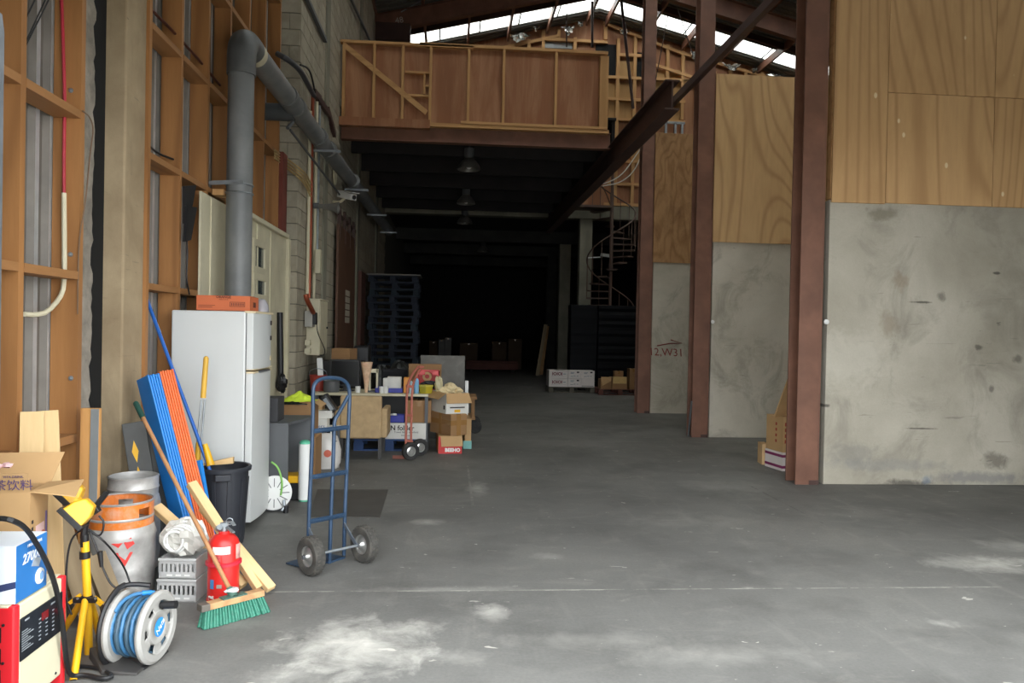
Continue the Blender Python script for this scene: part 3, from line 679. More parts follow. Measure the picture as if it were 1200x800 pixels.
gq = MB().bb((0,0,0), (.042, .004, sb.z-.006)).build('grey_paint_band', P('grey_paint', (122,126,126), .7), None); gq.parent = bpy.data.objects[[o.name for o in bpy.data.objects if o.get('label','').startswith('short upright')][0]]; gq.location = (.006, -.0195, .003)
for i, (bx, by, px, py, lab) in enumerate(((-1.73,3.93,66,598,'weathered board standing behind the tripod, tallest at the left'), (-1.66,4.02,88,640,'weathered board standing behind the yellow mast'), (-1.60,3.95,112,650,'weathered board standing between the tripod and the hose reel'))):
    tp = PX(px, py, (-1.97,-1.90,-1.80)[i]); board(lab, (bx, by, 0), tp, .095, .022, M['grey_wood'], (1,.3,0), 'weathered boards behind the tripod')
# ---- yellow tripod work light
tr = thing('work_light', 'yellow twin head work light on a folded tripod', 'work light', (-1.70, 3.62, 0))
def tl(px, py, dy=0): q = PY(px, py, 3.62+dy); return q-Vector((-1.70, 3.62, 0))
top = tl(100, 632); MB().cyl(tl(103, 712), tl(99.5, 634), .018, n=14).cyl(tl(104, 770), tl(103,712), .018, n=14).build('mast', M['yellow'], tr, smooth=True)
MB().cyl(tl(99.5, 654), tl(99.3, 646), .023, n=14).cyl(tl(99.3, 640), tl(99, 626), .018, n=12).build('clamp_collar', M['black'], tr, smooth=True)
hub = MB(); c0 = tl(102, 701); hub.box(c0+Vector((0,-.02,0)), (.10, .02, .024)); hub.cyl(c0+Vector((0,0,-.014)), c0+Vector((0,0,.014)), .024, n=14); hub.build('leg_bracket', M['black'], tr, bevel=.003)
for px in (91, 112): MB().lathe([(0,0),(.006,0),(.005,.004),(0,.005)], 8, tl(px, 701, -.03), (0,-1,0)).build('bolt', M['galv'], tr)
for k, (a, e) in enumerate(((tl(100, 703, -.02), PZ(86, 797)-Vector((-1.70,3.62,0))), (tl(106, 704, .02), Vector((.07, .16, .0))), (tl(97, 702, .0), Vector((-.12, .12, 0))))):
    MB().cyl(e, a, .0155, n=12).build('leg', M['yellow'], tr, smooth=True)
    MB().cyl(e, e+(a-e).normalized()*.03, .014, n=12).build('foot', M['black'], tr, smooth=True)
MB().bar(tl(82, 706), tl(94, 697), .02, .016).build('strut', M['yellow'], tr)
MB().bar(tl(110, 700), tl(120, 708), .02, .016).build('strut', M['yellow'], tr)
# neck and heads
MB().tube([tl(98,630), tl(100,612), tl(104,603)], .016, 8).build('neck', M['black'], tr, smooth=True)
MB().bar(tl(100,606), tl(116,595), .03, .03).build('switch_box', M['black'], tr, bevel=.004)
MB().cyl(tl(104,604,.05), tl(124,578,.22), .014, n=10).build('cross_bar', M['black'], tr)
def head(cx, cy, dy, s=1.0):
    c = tl(cx, cy, dy); h = bpy.data.objects.new('lamp_head', None)
    # hood: frustum opening down-left
    ax = Vector((-.62, -.25, -.62)).normalized(); R = axes(ax, (0, 1, .1))
    mb = MB(); mb.T = Matrix.Translation(c) @ R.to_4x4()
    w0, h0, w1, h1, L_ = .05*s, .035*s, .105*s, .075*s, .12*s
    V = [(-w0,-h0,0),(w0,-h0,0),(w0,h0,0),(-w0,h0,0),(-w1*.7,-h1*.9,L_*.45),(w1*.7,-h1*.9,L_*.45),(w1*.7,h1*.9,L_*.45),(-w1*.7,h1*.9,L_*.45),(-w1,-h1,L_),(w1,-h1,L_),(w1,h1,L_),(-w1,h1,L_)]
    F = [(0,3,2,1)]
    for k in (0, 4):
        for i in range(4): F.append((k+i, k+(i+1) % 4, k+4+(i+1) % 4, k+4+i))
    mb.add(V, F); o = mb.build('lamp_hood', M['yellow'], tr, bevel=.006)
    r_ = MB(); r_.T = mb.T
    for (x0, y0, x1, y1) in ((-w1-.01,-h1-.01,w1+.01,-h1+.008),(-w1-.01,h1-.008,w1+.01,h1+.01),(-w1-.01,-h1,-w1+.008,h1),(w1-.008,-h1,w1+.01,h1)): r_.bb((x0,y0,L_-.004), (x1,y1,L_+.02))
    r_.bb((-w1,-h1,L_-.002), (w1,h1,L_+.002))
    r_.build('lamp_bezel', M['black'], o, bevel=.003)
    for k in range(4):
        f_ = MB(); f_.T = mb.T; x = -w0*1.1+k*w0*.75; f_.bb((x-.003, -h1*.98, L_*.25), (x+.003, -h0*.6, L_*.6)); f_.build('cooling_fin', M['yellow'], o)
head(107, 588, -.04, .72); head(95, 568, .14, .66)
# cable loops of the lamp
for k, pts in enumerate((((100,618),(84,628),(78,655),(77,700),(84,720)), ((104,622),(118,630),(123,612),(116,604)), ((106,624),(112,640),(118,655),(121,668),(133,690),(148,688)), ((104,620),(125,636),(145,662),(153,684)))):
    MB().tube([tl(x, y, .03*(k % 2)+(.2 if k == 3 and i > 1 else 0)) for i, (x, y) in enumerate(pts)], .0045, 6, 2).build('lamp_cable', M['cable'], tr, smooth=True)
MB().cyl(tl(117, 646), tl(119, 664), .013, .008, n=10).build('plug', M['black'], tr, smooth=True)
# heavy charger cables
cb = MB()
XC = PY(75,789,3.32).x+.03
pts = [PY(-6,607,2.92), PX(12,608,XC), PX(30,617,XC), PX(45,640,XC), PX(58,665,XC), PX(66,690,XC), PX(72,720,XC), PX(76,760,XC), PZ(80,793,.02), PZ(100,790,.015), PZ(122,796,.015), PZ(132,792,.015)]
tag(cb.tube(pts, .010, 8, 2).build('charger_cable', M['cable'], None, smooth=True), 'thick black charger cable arching over the red charger', 'cable')
tag(MB().tube([PZ(84,781,.012), PZ(98,780,.012), PZ(118,783,.012), PZ(130,790,.012)], .008, 8, 2).build('floor_cable', M['cable'], None, smooth=True), 'short black cable lying on the floor beside the tripod foot', 'cable')
# ---- kegs
alu = P('dented_aluminium', (186,184,180), .45, .35, .2, 7, .15, 12, (126,122,118), .6, 6)
orange = P('orange_paint', (214,116,36), .45, 0, .1, 6, 0, 60, (196,186,172), .45, 14)
KS = .92
kg = thing('beer_keg', 'dented aluminium keg with orange painted collar and red diamond sticker', 'keg', (-1.80, 4.40, 0))
r = .178
MB().lathe([(0,.02),(.14,.02),(.168,.03),(.174,.08),(r,.16),(r+.004,.18),(r,.20),(r,.36),(r+.004,.375),(r-.002,.40),(.168,.43),(.15,.455),(.1,.47),(0,.475)], 36).build('shell', alu, kg, smooth=True)
MB().lathe([(.150,.0),(.158,.0),(.160,.07),(.150,.075)], 32, cap=False).build('foot_ring', alu, kg, smooth=True)
# collar with hand holes
cm = MB(); n = 40
def cr(i, z, rr): a = 2*math.pi*i/n; return (rr*math.cos(a), rr*math.sin(a), z)
za, zh0, zh1, zb = .435, .475, .545, .575
for i in range(n):
    hole = (i % 20) in (18,19,0,1) or False
    hole = i in (36,37,38, 23,24,25, 10,11,12)
    for (z0, z1) in ((za, zh0), (zh0, zh1), (zh1, zb)):
        if hole and z0 == zh0: continue
        cm.add([cr(i,z0,.166), cr(i+1,z0,.166), cr(i+1,z1,.166), cr(i,z1,.166), cr(i,z0,.160), cr(i+1,z0,.160), cr(i+1,z1,.160), cr(i,z1,.160)], [(0,1,2,3),(7,6,5,4),(0,4,5,1),(3,2,6,7)]+([(1,5,6,2)] if hole or (i+1) in (36,23,10) else [])+([(0,3,7,4)] if i in (39,26,13) else []))
cm.build('collar', orange, kg, fix=False)
MB().lathe([(.158,.572),(.169,.572),(.171,.58),(.163,.585),(.158,.58)], 40, cap=False).build('collar_rim', alu, kg, smooth=True)
MB().lathe([(.167,.478),(.1685,.48),(.1685,.492),(.167,.494)], 40, cap=False).build('collar_scratch_band', alu, kg, smooth=True)
MB().lathe([(0,.47),(.03,.47),(.03,.51),(.02,.515),(0,.515)], 16).build('spear_valve', M['galv'], kg, smooth=True)
dm = P('red_sticker', (206,52,44), .5, 0, .1, 8); 
def onkeg(az, z, rr=.1805): return Vector((rr*math.cos(az), rr*math.sin(az), z))
a0 = math.radians(-62)
for (pts) in ([(-.30,.305),(.30,.30),(.0,.235)], [(-.45,.345),(-.2,.325),(-.05,.345)], [(-.02,.345),(.22,.365),(.36,.335),(.1,.315)]):
    V = [onkeg(a0+x*.8, .29+(z-.29)*1.35) for x, z in pts]; MB().add(V, [tuple(range(len(V)))]).build('sticker', dm, kg, fix=False)
kg.scale = (1, 1, KS)
k2 = thing('beer_keg', 'bare aluminium keg standing behind the orange-collared one', 'keg', (PY(154,600,4.75).x+.01, 4.75, 0))
K2 = PY(153,560,4.65).z-.58
MB().lathe([(0,.02),(.11,.02),(.14,.05),(.150,.14),(.150,.42+K2),(.14,.46+K2),(.1,.5+K2),(0,.505+K2)], 32).build('shell', alu, k2, smooth=True)
MB().lathe([(.128,.46+K2),(.136,.46+K2),(.138,.50+K2),(.143,.51+K2),(.138,.52+K2),(.138,.565+K2),(.142,.575+K2),(.132,.58+K2),(.130,.56+K2)], 36, cap=False).build('collar', alu, k2, smooth=True)
# ---- hose reel
n_ = Vector((.985, -.174, 0)).normalized(); A = PZ(183, 734, .16); Rr = .165
hr = thing('hose_reel', 'grey plastic hose reel wound with blue garden hose', 'hose reel', (A.x, A.y, 0)); 
T0 = Matrix.Translation((0,0,.16)) @ axes(n_, (0,0,1)).to_4x4() @ Matrix.Scale(.92, 4)   # local z = axle, x = up
gpl = P('pale_grey_plastic', (160,158,153), .5, 0, .08, 6, .05, 40, (140,136,130), .35, 10)
def disc(z, name):
    mb = MB(); mb.T = T0; n = 48; V = []; F = []
    rings = [(.045,.012),(.075,.010),(.080,.0),(.125,.0),(.130,.012),(.155,.012),(Rr,.004),(Rr,-.006)]
    holes = set()
    for h in range(6):
        for d in (0,1,2): holes.add((h*8+3+d) % n)
    for (rr, dz) in rings:
        for i in range(n):
            q = 2*math.pi*i/n; V.append((rr*math.cos(q), rr*math.sin(q), z+dz))
    for k in range(len(rings)-1):
        for i in range(n):
            if k == 2 and i in holes: continue
            F.append((k*n+i, k*n+(i+1) % n, (k+1)*n+(i+1) % n, (k+1)*n+i))
    mb.add(V, F); o = mb.build(name, gpl, hr, smooth=True, fix=False)
    md = o.modifiers.new('s', 'SOLIDIFY'); md.thickness = .006; md.offset = -1; return o
disc(0.0, 'flange'); disc(-.165, 'flange')
mb = MB(); mb.T = T0; mb.cyl((0,0,-.175), (0,0,.005), .06, n=24); mb.build('drum', gpl, hr, smooth=True)
bl = P('reel_label_blue', (44,138,214), .4); mb = MB(); mb.T = T0; mb.lathe([(0,.019),(.058,.017),(.072,.012),(.074,.006)], 36); lab = mb.build('hub_label', bl, hr, smooth=True)
Ra = axes(n_, (0,0,1)); rt = (Ra @ Vector((0,1,0)))*1.0; up_ = Vector((0,0,1))
rt = up_.cross(n_).normalized()
text('Neta', .038, M['white_plastic'], hr, Vector((0,0,.16))+n_*.0172, rt*.75+up_*.65, up_*.75-rt*.65, shear=.3, lift=.002)
mb = MB(); mb.T = T0; mb.cyl((.100,-.02,.01), (.100,-.02,.03), .014, n=14).cyl((.100,-.02,.03), (.105,-.02,.09), .019, n=16); mb.build('crank_handle', M['black'], hr, smooth=True)
hb = P('blue_hose', (62,114,156), .45, 0, .12, 6); hg = P('grey_blue_hose', (60,84,100), .5, 0, .15, 6)
for k in range(9):
    z = -.148+.0165*k; rad = (.128, .120, .136)[k % 3]
    mb = MB(); mb.T = T0; mb.tube([(rad*math.cos(q*math.pi/18)+random.uniform(-.002,.002), rad*math.sin(q*math.pi/18), z+random.uniform(-.002,.002)) for q in range(36)], .0092, 8, closed=True)
    mb.build('hose_turn', hb if k in (0,3,6) else hg, hr, smooth=True)
    mb = MB(); mb.T = T0; mb.tube([((rad-.018)*math.cos(q*math.pi/14), (rad-.018)*math.sin(q*math.pi/14), z+.008) for q in range(28)], .009, 6, closed=True); mb.build('hose_turn', hg, hr, smooth=True)
mb = MB(); mb.T = T0; mb.tube([(.10,.105,-.145),(.135,.06,-.14),(.150,.0,-.12),(.148,-.03,-.09)], .009, 8, 2); mb.build('hose_end', hb, hr, smooth=True)
mb = MB(); mb.T = T0; mb.cyl((.148,-.028,-.092),(.142,-.06,-.06),.013,n=12).cyl((.142,-.06,-.06),(.14,-.068,-.05),.010,n=10); mb.build('hose_connector', bl, hr, smooth=True)
# frame: black U round the far flange with top handle and floor feet
mb = MB(); mb.T = T0; mb.tube([(-.16,.09,-.185),(-.09,.15,-.185),(.03,.165,-.185),(.12,.125,-.185),(.185,.04,-.18),(.195,-.0,-.16)], .014, 8, 2); mb.build('frame_arch', M['black'], hr, smooth=True)
mb = MB(); mb.T = T0; mb.tube([(.192,.01,-.175),(.198,-.01,-.12),(.188,-.03,-.05)], .012, 8, 1); mb.build('carry_handle', M['black'], hr, smooth=True)
mb = MB(); mb.T = T0; mb.bar((0,0,-.18),(-.16,.08,-.185),.025,.015).bar((0,0,-.18),(.0,.16,-.185),.025,.015); mb.build('frame_spoke', M['black'], hr)
fp = [PZ(*p)-Vector((A.x, A.y, 0)) for p in ((104,772),(126,768),(168,785),(160,792),(118,791))]
ft = MB(); hts = (.05, .055, .012, .010, .02); nb = len(fp)
ft.add([(p.x, p.y, .001) for p in fp]+[(p.x, p.y+.004, h_) for p, h_ in zip(fp, hts)], [tuple(range(nb))[::-1], tuple(range(nb, 2*nb))]+[(k, (k+1) % nb, nb+(k+1) % nb, nb+k) for k in range(nb)])
ft.build('floor_foot', P('worn_black_plastic', (58,56,54), .6, 0, .2, 6), hr, bevel=.005)
mb = MB(); mb.T = T0; mb.box((-.172,-.02,-.02),(.02,.22,.03)); mb.build('floor_foot', M['black'], hr, bevel=.006)
# ---- fire extinguisher
fe = thing('fire_extinguisher', 'red fire extinguisher standing behind the green push broom', 'fire extinguisher', (-1.205, 4.27, 0), math.radians(10))
r = .086
MB().lathe([(0,.008),(r-.01,.004),(r-.004,0),(r,.006),(r,.03),(r-.004,.034),(r-.004,.318),(r-.012,.345),(.055,.368),(.03,.378),(.03,.392),(0,.392)], 36).build('cylinder', M['red'], fe, smooth=True)
MB().lathe([(r-.004,.214),(r+.008,.218),(r+.008,.232),(r-.004,.236)], 36, cap=False).build('support_band', P('pinkish_red_band', (196,44,60), .4), fe, smooth=True)
def arcpatch(name, a0, a1, z0, z1, rr, mat, n=8):
    mb = MB(); V = []; F = []
    for i in range(n+1):
        q = math.radians(a0+(a1-a0)*i/n); V += [(rr*math.cos(q), rr*math.sin(q), z0), (rr*math.cos(q), rr*math.sin(q), z1)]
    for i in range(n): F.append((2*i, 2*i+2, 2*i+3, 2*i+1))
    mb.add(V, F); return mb.build(name, mat, fe, smooth=True, fix=False)
lw = P('label_paper', (232,228,220), .6, 0, .05, 10)
arcpatch('paper_label', -125, -62, .285, .325, r+.0005, lw); arcpatch('paper_label', -40, -10, .25, .33, r+.0005, P('label_red_white', (206,150,140), .6, 0, .4, 30))
arcpatch('printed_label', -125, -95, .236, .28, r+.0005, P('label_red_fine', (190,80,76), .6, 0, .5, 60)); arcpatch('printed_label', -135, -118, .10, .15, r+.0005, P('label_blue', (70,120,170), .5)); arcpatch('printed_label', -108, -90, .105, .125, r+.0005, P('label_grey', (150,140,130), .5))
for az in (-72, -128):
    q = math.radians(az); text('get', .03, lw, fe, ((r-.001)*math.cos(q), (r-.001)*math.sin(q), .058), (-math.sin(q), math.cos(q), 0), (0,0,1), bold=.001, lift=.004)
vh = MB(); vh.cyl((0,0,.39),(0,0,.425),.016,n=12).bar((-.02,-.0,.425),(.02,0,.43),.03,.02); vh.build('valve', M['galv'], fe, smooth=True)
MB().bar((-.0,.0,.44),(.045,-.06,.452),.018,.008).bar((.045,-.06,.452),(.06,-.085,.44),.018,.008).build('squeeze_lever', M['galv'], fe, bevel=.002)
MB().bar((.01,.0,.415),(.055,-.07,.398),.018,.008).build('carry_lever', M['galv'], fe, bevel=.002)
MB().tube([(.03+.018*math.cos(q*.7), -.035, .45+.018*math.sin(q*.7)) for q in range(9)], .0025, 6, closed=True).build('pull_ring', M['galv'], fe, smooth=True)
MB().cyl((-.03,-.015,.41),(-.02,-.03,.42),.016,n=12).build('gauge', M['galv'], fe, smooth=True)
# ---- push broom
p0 = PZ(237, 737, .0); p1 = PZ(313, 716, .0); ctr = (p0+p1)/2; d = (p1-p0); Lb = d.length; d.normalize(); nn = Vector((-d.y, d.x, 0))
br = thing('push_broom', 'push broom with green bristles and wooden handle leaning back', 'broom', (ctr.x, ctr.y, 0))
blk = MB(); lean = Vector((nn.x*.035, nn.y*.035, 0))
Rb = Matrix((d, nn, Vector((0,0,1)))).transposed()
blk.box(Vector((0,0,.098))+nn*.03, (Lb*.93, .055, .032), Rb); blk.build('broom_block', wood('broom_wood', (140,100,66), (196,156,112), 'X', .6), br, bevel=.004)
MB().box(d*(-Lb*.445)+Vector((0,0,.098))+nn*.03, (.045, .057, .034), Rb).build('end_plate', P('worn_metal_plate', (110,104,96), .5, .4), br, bevel=.003)
gm = P('green_bristle', (44,112,92), .6, 0, .3, 60)
for i in range(22):
    tuft = MB()
    for j in range(3):
        u_ = (i+.5)/22-.5; base = d*(u_*Lb*.9)+nn*(.012+.018*j)+Vector((0,0,.085)); tip = d*(u_*Lb*1.04+random.uniform(-.004,.004))+nn*(-.02+.026*j+random.uniform(-.004,.004))+Vector((0,0,.001))
        tuft.cyl(base, tip, .006, .0105, n=7)
    tuft.build('bristle_tuft', gm, br, smooth=True)
soc = MB(); hb0 = Vector((0,0,.114))+nn*.03
htop = PY(160, 474, 4.62)-Vector((ctr.x, ctr.y, 0)); hd = (htop-hb0).normalized()
soc.cyl(hb0-hd*.005, hb0+hd*.05, .024, .017, n=14).box(hb0+Vector((0,0,-.0)), (.13, .05, .012), Rb); soc.build('handle_socket', P('dull_green_socket', (70,100,88), .5), br, smooth=True)
MB().cyl(hb0+hd*.03, htop, .0115, n=12).build('handle', wood('handle_wood', (140,98,64), (176,130,90), 'Z', .5), br, smooth=True)
MB().cyl(htop-hd*.10, htop+hd*.01, .016, n=12).sphere(htop+hd*.008, .016, 10, 6).build('grip', P('dark_green_grip', (28,68,58), .5), br, smooth=True)
wr = MB(); wr.sphere(hb0+hd*.035+d*.01, (.035,.03,.014), 10, 6, .35, 4); wr.build('plastic_wrap', P('clear_wrap', (196,200,198), .2, 0, .2, 20), br)
# ---- blue and orange slats leaning in a bundle
sdir = Vector((.72,.69,0)); ldir = Vector((-.295,.10,1)).normalized(); Rs = axes(ldir, sdir)
bl_b = P('bright_blue_plastic', (34,126,206), .45, 0, .06, 5); or_p = P('bright_orange_plastic', (222,104,48), .5, 0, .06, 5)
tp0 = PY(166, 446, 4.92); base = tp0-ldir*(tp0.z/ldir.z)
for i in range(11):
    t = .0155; L_ = tp0.z/ldir.z+(.0 if i < 5 else .012)
    mb = MB(); mb.bb((0, -.085, 0), (t-.002, .085, L_-.004*(i % 2)))
    o = mb.build('plastic_batten', bl_b if i < 5 else or_p, None, bevel=.006)
    o.matrix_world = Matrix.Translation(base+Rs @ Vector((t*i, 0, 0))) @ Rs.to_4x4()
    o.location.z += .02
    ordn = ('first','second','third','fourth','fifth','sixth')
    tag(o, 'bright %s plastic batten leaning by the column, %s %s one from the left' % (('blue', ordn[i], 'blue') if i < 5 else ('orange', ordn[i-5], 'orange')), 'batten', 'battens in the leaning bundle')
# short blue piece in front
bp0 = PY(221, 541, 4.98); lb = Vector((-.20,.05,1)).normalized(); Rq = axes(lb, (1,-.35,0)); L_ = bp0.z/lb.z
mb = MB().bb((-.02, -.012, 0), (.095, .012, L_)); o = mb.build('plastic_board', bl_b, None, bevel=.003); o.matrix_world = Matrix.Translation(bp0-lb*L_) @ Rq.to_4x4()
tag(o, 'short bright blue board leaning against the black bin', 'board')
# dark grey rubber ramp boards with yellow diamonds
ld = Vector((-.19,.06,1)).normalized(); 
for i, (px, py, yy, w_, lab) in enumerate(((160,494,4.99,.085,'dark grey board with yellow diamond marks leaning by the column'), (178,500,5.04,.06,'plain dark grey board leaning between the kegs and blue slats'))):
    tp = PY(px, py, yy); L_ = tp.z/ld.z; Rg = axes(ld, (1,.25,0))
    t = thing('rubber_ramp_board', lab, 'board', tp-ld*L_); t.matrix_world = Matrix.Translation(tp-ld*L_) @ Rg.to_4x4()
    MB().bb((-w_, -.015, 0), (w_*.6, .015, L_)).build('slab', P('dark_rubber_slab%d' % i, (78,78,76), .6, 0, .12, 8), t, bevel=.005)
    if i == 0:
        for z in (.62, .80): MB().prism([(-.05,-.0165,z*L_), (-.030,-.0165,z*L_+.07), (-.012,-.0165,z*L_), (-.030,-.0165,z*L_-.07)], (0,.003,0)).build('yellow_diamond', M['yellow'], t)
    else: MB().bb((w_*.6, -.02, 0), (w_*.6+.02, .02, L_)).build('edge_strip', P('grey_strip', (112,114,114), .5), t)
# ---- pine offcuts lying propped to the floor
def prop(lab, top_, bot, w_, th, roll=(0,0,1), stamp=False):
    a = Vector(top_); b = Vector(bot); l = a-b; R = axes(l, Vector(roll).cross(l)); L_ = l.length
    t = thing('pine_offcut', lab, 'timber', b, 0, 'pine offcuts propped by the extinguisher'); t.matrix_world = Matrix.Translation(b) @ R.to_4x4()
    MB().bb((-w_/2, -th/2, 0), (w_/2, th/2, L_)).build('plank', M['pale'], t, bevel=.003)
    if stamp: MB().bb((-w_*.2, -th/2-.001, L_*.82), (w_*.15, -th/2, L_*.98)).bb((-w_*.2, th/2, L_*.82), (w_*.15, th/2+.001, L_*.98)).build('red_stamp', P('red_stamp_ink', (196,70,50), .7), t)
    return t
prop('pine offcut running from behind the keg down to the floor', PY(183,594,4.64), PZ(286,686,.04), .06, .04, (.2,-.4,1))
prop('pine offcut with its lower end between two others on the floor', PY(224,566,4.64), PZ(304,689,.04), .055, .04, (.2,-.4,1))
prop('pine offcut reaching furthest right on the floor, tip split', PY(238,594,4.66), PZ(318,690,.035), .055, .035, (.2,-.4,1), True)
# ---- grey crates and white bundle
gc = P('grey_crate_plastic', (178,178,176), .5, 0, .06, 6)
c0 = PZ(212, 706); 
def crate(lab, z, w_, d_, h):
    t = thing('slotted_crate', lab, 'crate', (c0.x-.02, c0.y+.11, z), math.radians(-4), 'grey slotted crates'); m_ = MB()
    for sx in (-1, 1): m_.bb((sx*w_/2-.004, -d_/2, 0), (sx*w_/2+.004, d_/2, h))
    m_.bb((-w_/2, d_/2-.008, 0), (w_/2, d_/2, h)); m_.bb((-w_/2, -d_/2, 0), (w_/2, d_/2, .006))
    m_.bb((-w_/2, -d_/2, 0), (w_/2, -d_/2+.008, h*.32)); m_.bb((-w_/2, -d_/2, h*.72), (w_/2, -d_/2+.008, h))
    for i in range(9): x = -w_/2+i*w_/8; m_.bb((x-.006, -d_/2, h*.3), (x+.006, -d_/2+.008, h*.75))
    m_.build('crate_body', gc, t); m2 = MB(); m2.bb((-w_/2-.008, -d_/2-.008, h-.014), (w_/2+.008, -d_/2+.006, h)); m2.bb((-w_/2-.008, d_/2-.006, h-.014), (w_/2+.008, d_/2+.008, h)); m2.bb((-w_/2-.008,-d_/2,h-.014),(-w_/2+.004,d_/2,h)); m2.bb((w_/2-.004,-d_/2,h-.014),(w_/2+.008,d_/2,h)); m2.build('crate_rim', gc, t, bevel=.003)
    for i in range(3): MB().bb((-w_*.3+i*w_*.25, -d_/2-.001, h*.12), (-w_*.3+i*w_*.25+.03, -d_/2+.002, h*.2)).build('label_mark', M['white_plastic'], t)
    return t
crate('grey slotted plastic crate on the floor beside the extinguisher', 0, .20, .2, .125); crate('grey slotted plastic crate stacked on top of another beside the extinguisher', .127, .19, .19, .11)
bun = thing('plastic_bundle', 'crumpled white plastic straps and hose piled on the grey crates', 'bundle', (c0.x-.03, c0.y+.11, .237))
MB().sphere((0,.03,.085), (.115,.09,.095), 16, 9, .22, 5).build('crumpled_sheet', P('dull_white_plastic', (196,194,186), .5, 0, .1, 12), bun)
for k in range(6):
    r0 = .05+.008*k; a = random.uniform(0, 3); tilt = random.uniform(-.5, .5)
    MB().tube([(-.03+.01*k+r0*math.cos(q*.35+a), -.05+.02*k-.02*abs(math.sin(q*.35)), .085+r0*1.1*math.sin(q*.35+a)+tilt*.01) for q in range(17)], .007, 6).build('strap_loop', M['white_plastic'], bun, smooth=True)
# ---- fridge
fr = thing('fridge', 'tall white fridge freezer standing sideways against the wall', 'fridge', (-1.50, 5.78, 0))
FH = PX(240, 364, -1.8).z*0+PY(250,364,5.80).z
fw_, fd_ = .56, .53
MB().bb((-fd_, 0, .03), (0, fw_, FH)).build('cabinet', M['white'], fr, bevel=.012)
zs = PY(294, 434, 5.8).z
cr_ = P('yellowed_trim', (216,200,164), .5)
def door(z0, z1, name):
    m_ = MB(); n = 10; V = []; F = []
    for i in range(n+1):
        y = fw_*i/n; bulge = .022*(1-(2*i/n-1)**2)
        V += [(.006, y, z0), (.055+bulge, y, z0), (.055+bulge, y, z1), (.006, y, z1)]
    for i in range(n):
        a = 4*i; b_ = a+4
        for k in range(4): F.append((a+k, a+(k+1) % 4, b_+(k+1) % 4, b_+k))
    F += [(0,1,2,3), (4*n+3,4*n+2,4*n+1,4*n)]
    m_.add(V, F); return m_.build(name, M['white'], fr, smooth=True, bevel=.004)
d1 = door(.06, zs-.022, 'fridge_door'); d2 = door(zs+.008, FH-.012, 'freezer_door')
MB().bb((.006, .002, zs-.022), (.068, fw_-.002, zs-.008)).build('handle_trim', cr_, d1, bevel=.003); MB().bb((.006, .002, zs+.002), (.068, fw_-.002, zs+.012)).build('handle_trim', cr_, d2, bevel=.003)
MB().bb((.05, .12, zs-.02), (.085, .42, zs-.008)).build('door_grip', M['dkgrey'], d1, bevel=.003)
MB().bb((-.01, .0, FH-.012), (.072, fw_, FH+.004)).build('top_trim', cr_, fr, bevel=.003)
MB().bb((.0, .01, .06), (.007, fw_-.01, FH-.015)).build('door_seal', M['dkgrey'], fr)
for x in (-.45, -.06):
    for y in (.06, fw_-.06): MB().cyl((x,y,0),(x,y,.032),.02,n=10).build('foot', M['black'], fr)
for i, z in enumerate((1.52, 1.40, 1.24)): MB().bb((.069, fw_-.09, z), (.073, fw_-.05, z+.035)).build('fridge_magnet', M['ink'] if i < 2 else cr_, fr)
# orange carton on the fridge
ob = thing('orange_carton', 'flat orange printed carton on top of the fridge', 'carton', (-1.72, 6.0, FH+.004), math.radians(2))
oc = P('orange_card', (198,104,62), .65, 0, .06, 3)
MB().bb((-.165, -.14, 0), (.22, .16, .112)).build('carton_body', oc, ob, bevel=.003); MB().bb((-.165, -.02, .112), (.22, .02, .1135)).build('tape', M['tape'], ob)
dk = P('brown_print', (96,44,28), .7)
for z in (.045, .057): MB().bb((-.15, -.1408, z-.022), (-.03 if z > .05 else -.05, -.14, z-.018)).build('printed_text', dk, ob)
m_ = MB()
for (x0, z0, x1, z1) in ((.075,.03,.185,.034),(.075,.062,.185,.066),(.075,.03,.079,.066),(.181,.03,.185,.066)): m_.bb((x0,-.1408,z0),(x1,-.14,z1))
for i in range(8): m_.bb((.085+i*.012,-.1408,.038),(.092+i*.012,-.14,.058))
m_.build('printed_barcode_frame', dk, ob)
text('ORANGE', .026, dk, ob, (.03, -.14, .1), (1,0,0), (0,0,1), bold=.001); text('FRESH JUICE', .012, dk, ob, (.03, -.14, .082), (1,0,0), (0,0,1))
MB().bb((.2202, -.03, .03), (.221, .06, .07)).build('printed_panel', dk, ob)
tag(MB().lathe([(.0,0),(.06,0),(.06,.01),(.055,.06),(.03,.10),(0,.11)], 20, (-1.50, 6.24, FH+.004)).build('plastic_cover', P('cloudy_plastic', (150,148,152), .35), None, smooth=True), 'cloudy domed plastic cover at the fridge top corner', 'cover')
# ---- black bin with tools
bc = PY(262, 545, 5.42); bn = thing('rubbish_bin', 'round black plastic bin in front of the fridge', 'bin', (bc.x, 5.42, 0)); zr = bc.z
bp = P('charcoal_bin_plastic', (44,46,52), .5, 0, .1, 5)
rT, rB = .178, .138
MB().lathe([(0,.006),(rB-.01,.004),(rB,.012),(rT-.012,zr-.03),(rT-.004,zr-.028),(rT-.012,zr-.03),(rT-.016,zr-.005),(rB-.006,.02),(0,.015)], 40).build('bin_body', bp, bn, smooth=True)
MB().lathe([(rT-.014,zr-.03),(rT+.006,zr-.03),(rT+.008,zr-.008),(rT,zr),(rT-.014,zr-.004)], 40, cap=False).build('rim', bp, bn, smooth=True)
for az in (-75, 105):
    q = math.radians(az); o = MB().box((0,0,0), (.10,.03,.045)).build('handle', bp, bn, bevel=.006); o.location = ((rT+.008)*math.cos(q), (rT+.008)*math.sin(q), zr-.055); o.rotation_euler = (0,0,q+math.pi/2)
